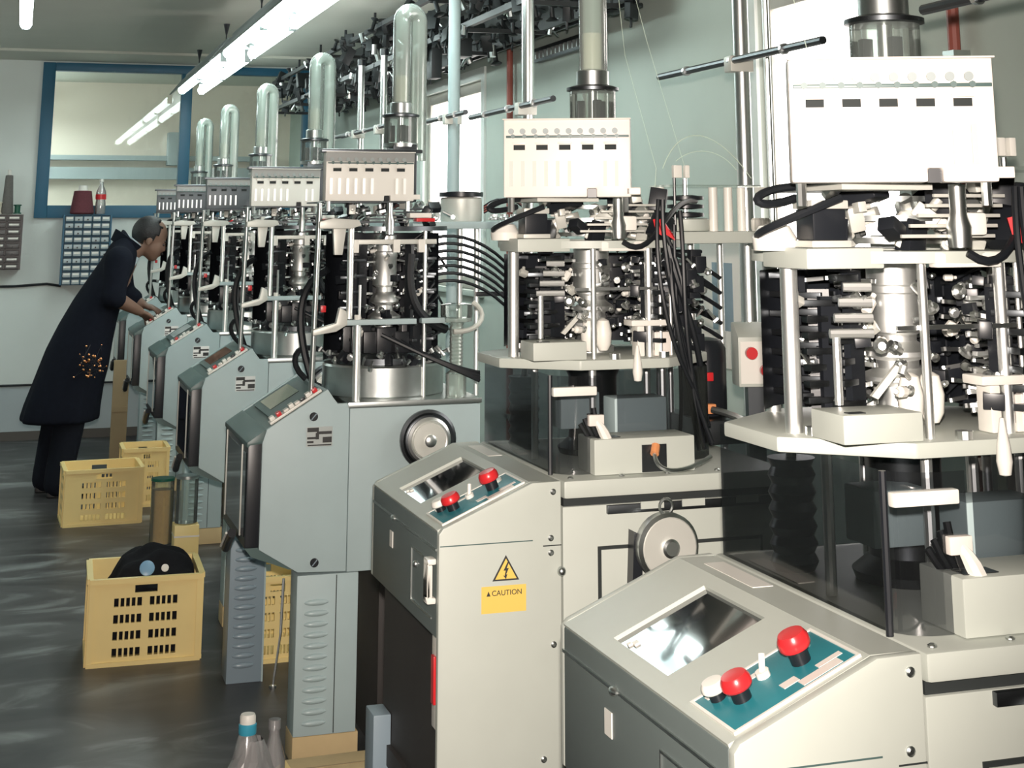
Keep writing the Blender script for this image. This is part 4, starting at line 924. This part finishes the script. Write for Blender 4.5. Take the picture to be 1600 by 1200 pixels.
# hair: low crown at the back and sides, moustache, eyes
hr = MB()
hr.ball(hp(-.022, 0, .030), .094, .080, .092, 32, 24, HR)
hair = hr.build('hair', 'hair', P)
me = hair.data; bm = bmesh.new(); bm.from_mesh(me); inv = HR.transposed()
def bare(q):
    if q.z > .085: return q.x > .005
    if q.z > .03: return q.x > .030
    if q.z > -.005: return q.x > .012
    return q.z < -.060 or q.x > -.030
kill = [f for f in bm.faces if bare(inv @ (f.calc_center_median() - hc))]
bmesh.ops.delete(bm, geom=kill, context='FACES'); bm.to_mesh(me); bm.free()
so = hair.modifiers.new('thick', 'SOLIDIFY'); so.thickness = .008; so.offset = 1
MB().ball(hp(.094, 0, -.054), .012, .030, .009, 12, 7, HR).build('moustache', 'hair', P)
for s_ in (-1, 1):
    MB().ball(hp(.080, s_ * .028, -.004), .010, .012, .008, 10, 7, HR).build('eye', 'eye', P)
    MB().ball(hp(.086, s_ * .028, .016), .008, .022, .005, 10, 6, HR).build('eyebrow', 'hair', P)
# trousers and shoes
tr = MB()
for s_, kx in ((-1, .36), (1, .30)):
    hip = mp_(.36, .88, s_ * .075); kn = Vector((kx, 9.62 + s_ * .10, .49)); an = Vector((kx - .06, 9.62 + s_ * .10, .07))
    chain(tr, [hip, (hip + kn) / 2, kn, (kn + an) / 2, an], [.08, .085, .09, .085, .078])
tro = body_obj('trousers', tr, 'trouser', P, .016)
for s_, kx in ((-1, .36), (1, .30)):
    c = loc(Vector((kx - .02, 9.62 + s_ * .10, 0)))
    MB().hexa([tuple(c + Vector(q)) for q in ((-.10, -.045, 0), (.16, -.04, 0), (.16, .04, 0), (-.10, .045, 0), (-.085, -.035, .085), (.10, -.03, .055), (.10, .03, .055), (-.085, .035, .085))]).build('shoe', 'leather', P, .018)
# coat: lofted from hem to collar, with sleeves to the elbow
ct = MB()
rings = [  # back x, front x, z, half width in y
    (.066, .485, .44, .235), (.085, .49, .52, .235), (.125, .505, .64, .225), (.185, .525, .77, .215), (.245, .540, .90, .20), (.315, .560, 1.03, .195),
    (.385, .585, 1.14, .205), (.445, .610, 1.23, .215), (.500, .635, 1.31, .20), (.545, .645, 1.36, .13), (.565, .655, 1.40, .085)]
vs_ = []; n = 28
for i, (xb, xf, z, hw_) in enumerate(rings):
    zs = .0 if i < 3 else (-.05 if i < 8 else -.07)      # rings tip forwards as the back bends
    for k in range(n):
        a = 2 * math.pi * k / n; cx_ = (xb + xf) / 2; rx = (xf - xb) / 2
        wob = 1 + (.045 * math.sin(5 * a + 1) + .03 * math.sin(9 * a)) * max(0, (4 - i) / 4)
        p_ = mp_(cx_ + rx * math.cos(a) * wob, z + zs * math.cos(a), 0); p_.y += hw_ * math.sin(a) * wob
        vs_.append(loc(p_))
fs_ = [tuple(range(n))[::-1], tuple(range((len(rings) - 1) * n, len(rings) * n))]
for j in range(len(rings) - 1):
    for k in range(n): fs_.append((j * n + k, j * n + (k + 1) % n, (j + 1) * n + (k + 1) % n, (j + 1) * n + k))
ct.add(vs_, fs_)
for s_, sh, el, wr in ((-1, (.540, 1.29, -.16), (.520, 1.10, -.20), (.665, 1.018, -.10)), (1, (.55, 1.29, .16), (.60, 1.10, .18), (.70, 1.04, .13))):
    q = [mp_(*sh), mp_(*el), mp_(*wr)]; e2 = q[1] + (q[2] - q[1]) * (.10 if s_ < 0 else .45)
    chain(ct, [q[0], (q[0] + q[1]) / 2, q[1], e2], [.085, .075, .068, .062])
coat = body_obj('coat', ct, 'coat', P, .013, 5)
MB().lathe([(.086, -.035), (.100, .03), (.092, .032), (.080, -.03)], n=20).build('coat_collar', 'coat', P, 0, tuple(loc(mp_(.585, 1.385)))).rotation_euler = (0, math.radians(35), 0)
MB().lathe([(.070, -.03), (.074, .028), (.068, .03)], n=18).build('shirt_collar', 'collar', P, 0, tuple(loc(mp_(.612, 1.378)))).rotation_euler = (0, math.radians(38), 0)
MB().hexa([tuple(loc(mp_(*q))) for q in ((.615, 1.22, -.045), (.66, 1.30, -.05), (.66, 1.30, .05), (.615, 1.22, .045), (.575, 1.22, -.05), (.61, 1.33, -.05), (.61, 1.33, .05), (.575, 1.22, .05))]).build('shirt_front', 'collar', P, .008)
# added beads standing in for orange glints by the coat pocket
bd_ = thing('glint_bunch', 'added small copper beads standing in for orange glints beside the dark coat', 'beads', tuple(mp_(.41, .74, -.27)))
r = random.Random(9); glint_bead = MB().ball((0, 0, 0), .0075, nu=10, nv=7).mesh('glint_bead', 'copper')
prev = Vector((0, 0, .12)); pts = [prev]
for k in range(34):
    p_ = Vector((r.gauss(0, .055), r.uniform(-.02, .02), r.gauss(0, .055) + .3 * r.gauss(0, .03))); inst('glint_bead', glint_bead, bd_, p_, sc=r.uniform(.5, 1.2))
    pts.append(p_)
MB().tube(pts, .0012, 4).build('string', 'dark', bd_)

# ================================================================== CRATES
def crate(label, x, y, rz, w, d, h, mt='crate'):
    t = thing('crate', label, 'crate', (x, y, 0), rz, 'yellow plastic crates')
    th = .012
    def wall(L):
        """slotted wall standing in xz, centred on x"""
        mb = MB(); a = L / 2
        rows = [(.10, .20), (.29, .39), (.48, .58), (.67, .77)]; z = 0.0
        x0 = -a * .56; x1 = a * .56
        def cellrow(z0, z1):
            mb.box(-a, x0, 0, th, z0, z1).box(x1, a, 0, th, z0, z1).box(-a * .07, a * .07, 0, th, z0, z1)
            for side in (-1, 1):
                s0, s1 = (x0, -a * .07) if side < 0 else (a * .07, x1); st = (s1 - s0) / 5
                for k in range(1, 5): mb.box(s0 + k * st - st * .17, s0 + k * st + st * .17, 0, th, z0, z1)
        for z0, z1 in rows:
            mb.box(-a, a, 0, th, z * h, z0 * h); cellrow(z0 * h, z1 * h); z = z1
        mb.box(-a, a, 0, th, z * h, .82 * h)
        mb.box(-a, -a * .2, 0, th, .82 * h, .91 * h).box(a * .2, a, 0, th, .82 * h, .91 * h).box(-a, a, 0, th, .91 * h, h)
        mb.box(-a, a, -.007, 0, .0, .05 * h).box(-a, a, -.009, 0, .94 * h, h)
        mb.box(-a, -a * .9, -.006, 0, .05 * h, .94 * h).box(a * .9, a, -.006, 0, .05 * h, .94 * h)
        return mb.mesh('crate_wall', mt)
    wm = wall(w); dm = wall(d - 2 * th)
    inst('front_wall', wm, t, (0, -d / 2, 0)); inst('rear_wall', wm, t, (0, d / 2, 0), (0, 0, math.pi))
    inst('side_wall', dm, t, (-w / 2, 0, 0), (0, 0, -math.pi / 2)); inst('side_wall', dm, t, (w / 2, 0, 0), (0, 0, math.pi / 2))
    MB().box(-w / 2 + th, w / 2 - th, -d / 2 + th, d / 2 - th, .004, .016).build('crate_floor', mt, t)
    return t
crate('yellow slotted crate filled with black cloth, nearest on the floor', .515, 6.12, -.03, .385, .36, .283)
crate('empty yellow slotted crate beside the man in the dark coat', .495, 8.75, .03, .385, .34, .27)
crate('dim yellow crate tucked under the third machine', .95, 5.98, 0, .26, .34, .28)
crate('small part of a yellow crate at the foot of the far machine row', .74, 9.18, 0, .24, .28, .30)
# black cloth heap in the near crate
cl = MB(); n = 22; vs_ = []; fs_ = []
for j in range(n + 1):
    for i in range(n + 1):
        u = i / n * 2 - 1; v = j / n * 2 - 1; e_ = max(abs(u), abs(v))
        z = .235 + .105 * max(0, 1 - (abs(u - .18) * 1.05) ** 3.2) * max(0, 1 - abs(v - .15) ** 2.6) + .012 * math.sin(7 * u + 3 * v) * (1 - e_) + .008 * math.sin(11 * v - 4 * u)
        if u < -.45: z -= (-.45 - u) * .12
        vs_.append((u * .172, v * .160, z))
for j in range(n):
    for i in range(n):
        a = j * (n + 1) + i; fs_.append((a, a + 1, a + n + 2, a + n + 1))
k = len(vs_); vs_ += [(x, y, .03) for x, y, z in vs_]
fs_ += [tuple(q + k for q in f[::-1]) for f in fs_]
for i in range(n):
    for a, b_ in ((i, i + 1), ((i + 1) + n * (n + 1), i + n * (n + 1)), ((i + 1) * (n + 1), i * (n + 1)), (i * (n + 1) + n, (i + 1) * (n + 1) + n)): fs_.append((b_, a, a + k, b_ + k))
ch = thing('cloth_heap', 'black cloth heaped in the nearest yellow crate, with a pale blue badge', 'cloth', (.515, 6.12, .0), -.03)
cl.add(vs_, fs_).build('cloth', 'cloth', ch)
MB().lathe([(.026, 0), (.026, .004), (.018, .007), (0, .007)], n=20).build('badge', 'bluebadge', ch, 0, (.0, -.155, .305)).rotation_euler = (math.radians(62), 0, 0)
MB().lathe([(.013, 0), (.013, .004), (0, .006)], n=14).build('pin_badge', 'cream', ch, 0, (.062, -.153, .302)).rotation_euler = (math.radians(62), 0, 0)

# louvred box between the third and fourth machine
t = thing('louvred_box', 'blue-grey louvred sheet-metal box standing right of the nearest yellow crate', 'cabinet', (.812, 5.60, 0))
MB().box(-.06, .06, 0, .12, 0, .52).build('body', 'blue_grey', t, .003)
lm = MB().ball((0, 0, 0), .038, .009, .0095, 12, 8).mesh('louvre', 'louvre_b')
for k in range(15): inst('louvre', lm, t, (-.006, 0, .055 + .030 * k))
MB().box(.056, .0615, -.0015, .0, 0.0, .52).build('edge_trim', 'paint_b', t)

# sock bins beside the far machines
t = thing('sock_bin', 'clear cylinder full of ochre socks beside the empty yellow crate', 'bin', (.742, 8.02, 0))
MB().lathe([(.050, .004), (.051, .2), (.050, .245), (.02, .25)], n=20).build('socks', 'ochre', t); MB().lathe([(.054, 0), (.054, .295)], n=24).build('clear_wall', 'glass', t); MB().lathe([(.056, .285), (.056, .297), (.053, .297)], n=24).build('rim', 'green', t)
t = thing('sock_bin', 'clear cylinder resting on a cream box, right of the ochre sock bin', 'bin', (.815, 7.62, .16))
MB().lathe([(.05, 0), (.05, .20)], n=24).build('clear_wall', 'glass', t); MB().lathe([(.052, .19), (.052, .203), (.049, .203)], n=24).build('rim', 'steel', t)
t = thing('carton', 'cream carton standing under the clear cylinder', 'box', (.815, 7.62, 0))
MB().box(-.055, .055, -.06, .06, 0, .155).build('box', 'crate', t, .003); MB().box(-.056, .056, -.061, .061, .105, .112).build('tape', 'cream', t)
t = thing('plank', 'brown board standing against the farthest machine', 'board', (.70, 10.80, 0))
MB().box(-.05, .05, -.02, .02, 0, .62).build('board', 'wood', t, .003); MB().box(-.05, .05, -.025, -.02, .3, .33).build('batten', 'wood', t)

# bottles, carton, rod in the foreground
t = thing('bottle', 'clear bottle with a blue collar wrapped in film at the bottom edge', 'bottle', (.625, 4.22, 0))
MB().lathe([(.036, 0), (.040, .01), (.040, .16), (.036, .2), (.024, .245), (.020, .255)], n=20).build('body', 'film', t)
MB().lathe([(.021, .252), (.0225, .256), (.0225, .275), (.020, .277)], n=18).build('collar', 'bluecap', t); MB().lathe([(.020, .277), (.020, .292), (.017, .298), (0, .298)], n=18).build('cap', 'white', t)
wr_ = MB(); r = random.Random(3); n = 18; vs_ = []
for j in range(7):
    for i in range(n):
        a = 2 * math.pi * i / n; q = (.075, .084, .082, .074, .062, .046, .028)[j] * (1 + r.uniform(-.14, .14)); vs_.append((.012 + q * math.cos(a), q * math.sin(a), .0 + .04 * j))
fs_ = [(j * n + i, j * n + (i + 1) % n, (j + 1) * n + (i + 1) % n, (j + 1) * n + i) for j in range(6) for i in range(n)]
wr_.add(vs_, fs_).build('film_wrap', 'film', t, 0, None, False)
t = thing('bottle', 'small clear bottle standing right of the blue-collared bottle', 'bottle', (.712, 4.34, 0))
MB().lathe([(.026, 0), (.030, .01), (.030, .15), (.014, .205), (.013, .225)], n=18).build('body', 'film', t); MB().lathe([(.016, .222), (.016, .245), (0, .246)], n=14).build('cap', 'film', t)
t = thing('carton', 'tan cardboard carton lying at the foot of the third machine', 'box', (.90, 4.50, 0), .04)
MB().box(-.115, .115, -.09, .09, 0, .07).build('box', 'card', t, .003); MB().prism([(-.115, .07), (-.112, .07), (-.15, .045), (-.153, .047)], 'y', -.085, .085).build('flap', 'crate', t); MB().box(-.114, .114, -.003, .003, .07, .0712).build('seam', 'wood', t)
t = thing('thin_rod', 'thin steel rod standing on the floor between the louvred box and the third machine', 'rod', (.915, 5.52, 0))
MB().cyl((-.02, 0, .0), (-.004, -.03, .17), .0035, n=6).cyl((-.004, -.03, .17), (.0, -.035, .34), .0045, n=6).build('rod', 'chrome', t); MB().lathe([(.012, 0), (.012, .006), (.003, .008)], -.02, 0, 10).build('tip', 'steel', t)

# second-row control box behind
t = thing('control_box', 'small pale control box with two red knobs on a stand beside the black motor', 'control box', (1.715, 3.53, 0), -.25)
MB().box(-.02, .02, -.02, .02, .02, 1.11).build('stand', 'darksteel', t); MB().box(-.045, .045, -.05, .05, 0, .02).build('foot', 'darksteel', t)
MB().prism([(-.04, 1.11), (.05, 1.11), (.05, 1.255), (.02, 1.255), (-.04, 1.225)], 'x', -.045, .045).build('box', 'paint', t, .003)
MB().box(-.04, .04, -.0415, -.04, 1.118, 1.215).build('face_plate', 'white', t)
for x, z in ((-.018, 1.190), (.016, 1.150)):
    c = MB().cyl((x, -.04, z), (x, -.058, z), .010, n=14).build('knob_base', 'dark', t); MB().cyl((x, -.055, z), (x, -.072, z), .014, n=16).build('red_knob', 'red', c)
t = thing('paper_sheet', 'pale notice sheet on the side wall behind the second machine', 'paper', (XR - .004, 4.9, 1.02), 0)
MB().box(-.002, .002, -.16, .16, 0, .42).build('sheet', 'cream', t); MB().box(-.0035, -.002, -.1, .06, .12, .34).build('picture', 'blue_grey', t)

# threads
def thread(label, pts, r_=.0007):
    tag(MB().tube(pts, r_, 5).build('thread', 'thread'), label, 'thread', 'threads running down from the creel')
thread('pale thread slanting from the second jar down to the black guide', [(1.48, 3.9, 2.5), (1.40, 3.55, 1.9), (1.415, 3.40, 1.62)])
thread('pale thread slanting past the second jar towards the tension unit', [(1.42, 3.8, 2.5), (1.50, 3.65, 1.95), (1.54, 3.52, 1.63)])
thread('pale thread hanging beside the nearest selector panel', [(1.30, 2.6, 2.5), (1.275, 2.45, 1.95), (1.27, 2.35, 1.75)])
thread('pale thread arching over the tension unit of the second machine', bez((1.44, 3.42, 1.62), (1.50, 3.45, 1.74), (1.60, 3.46, 1.72), (1.70, 3.48, 1.60), 14), .0011)
thread('second pale thread arching lower over the tension unit', bez((1.50, 3.48, 1.64), (1.55, 3.48, 1.68), (1.62, 3.48, 1.67), (1.66, 3.48, 1.62), 12), .0009)
thread('pale thread falling from the arch to the black cable', [(1.415, 3.40, 1.62), (1.40, 3.38, 1.54)], .0009)
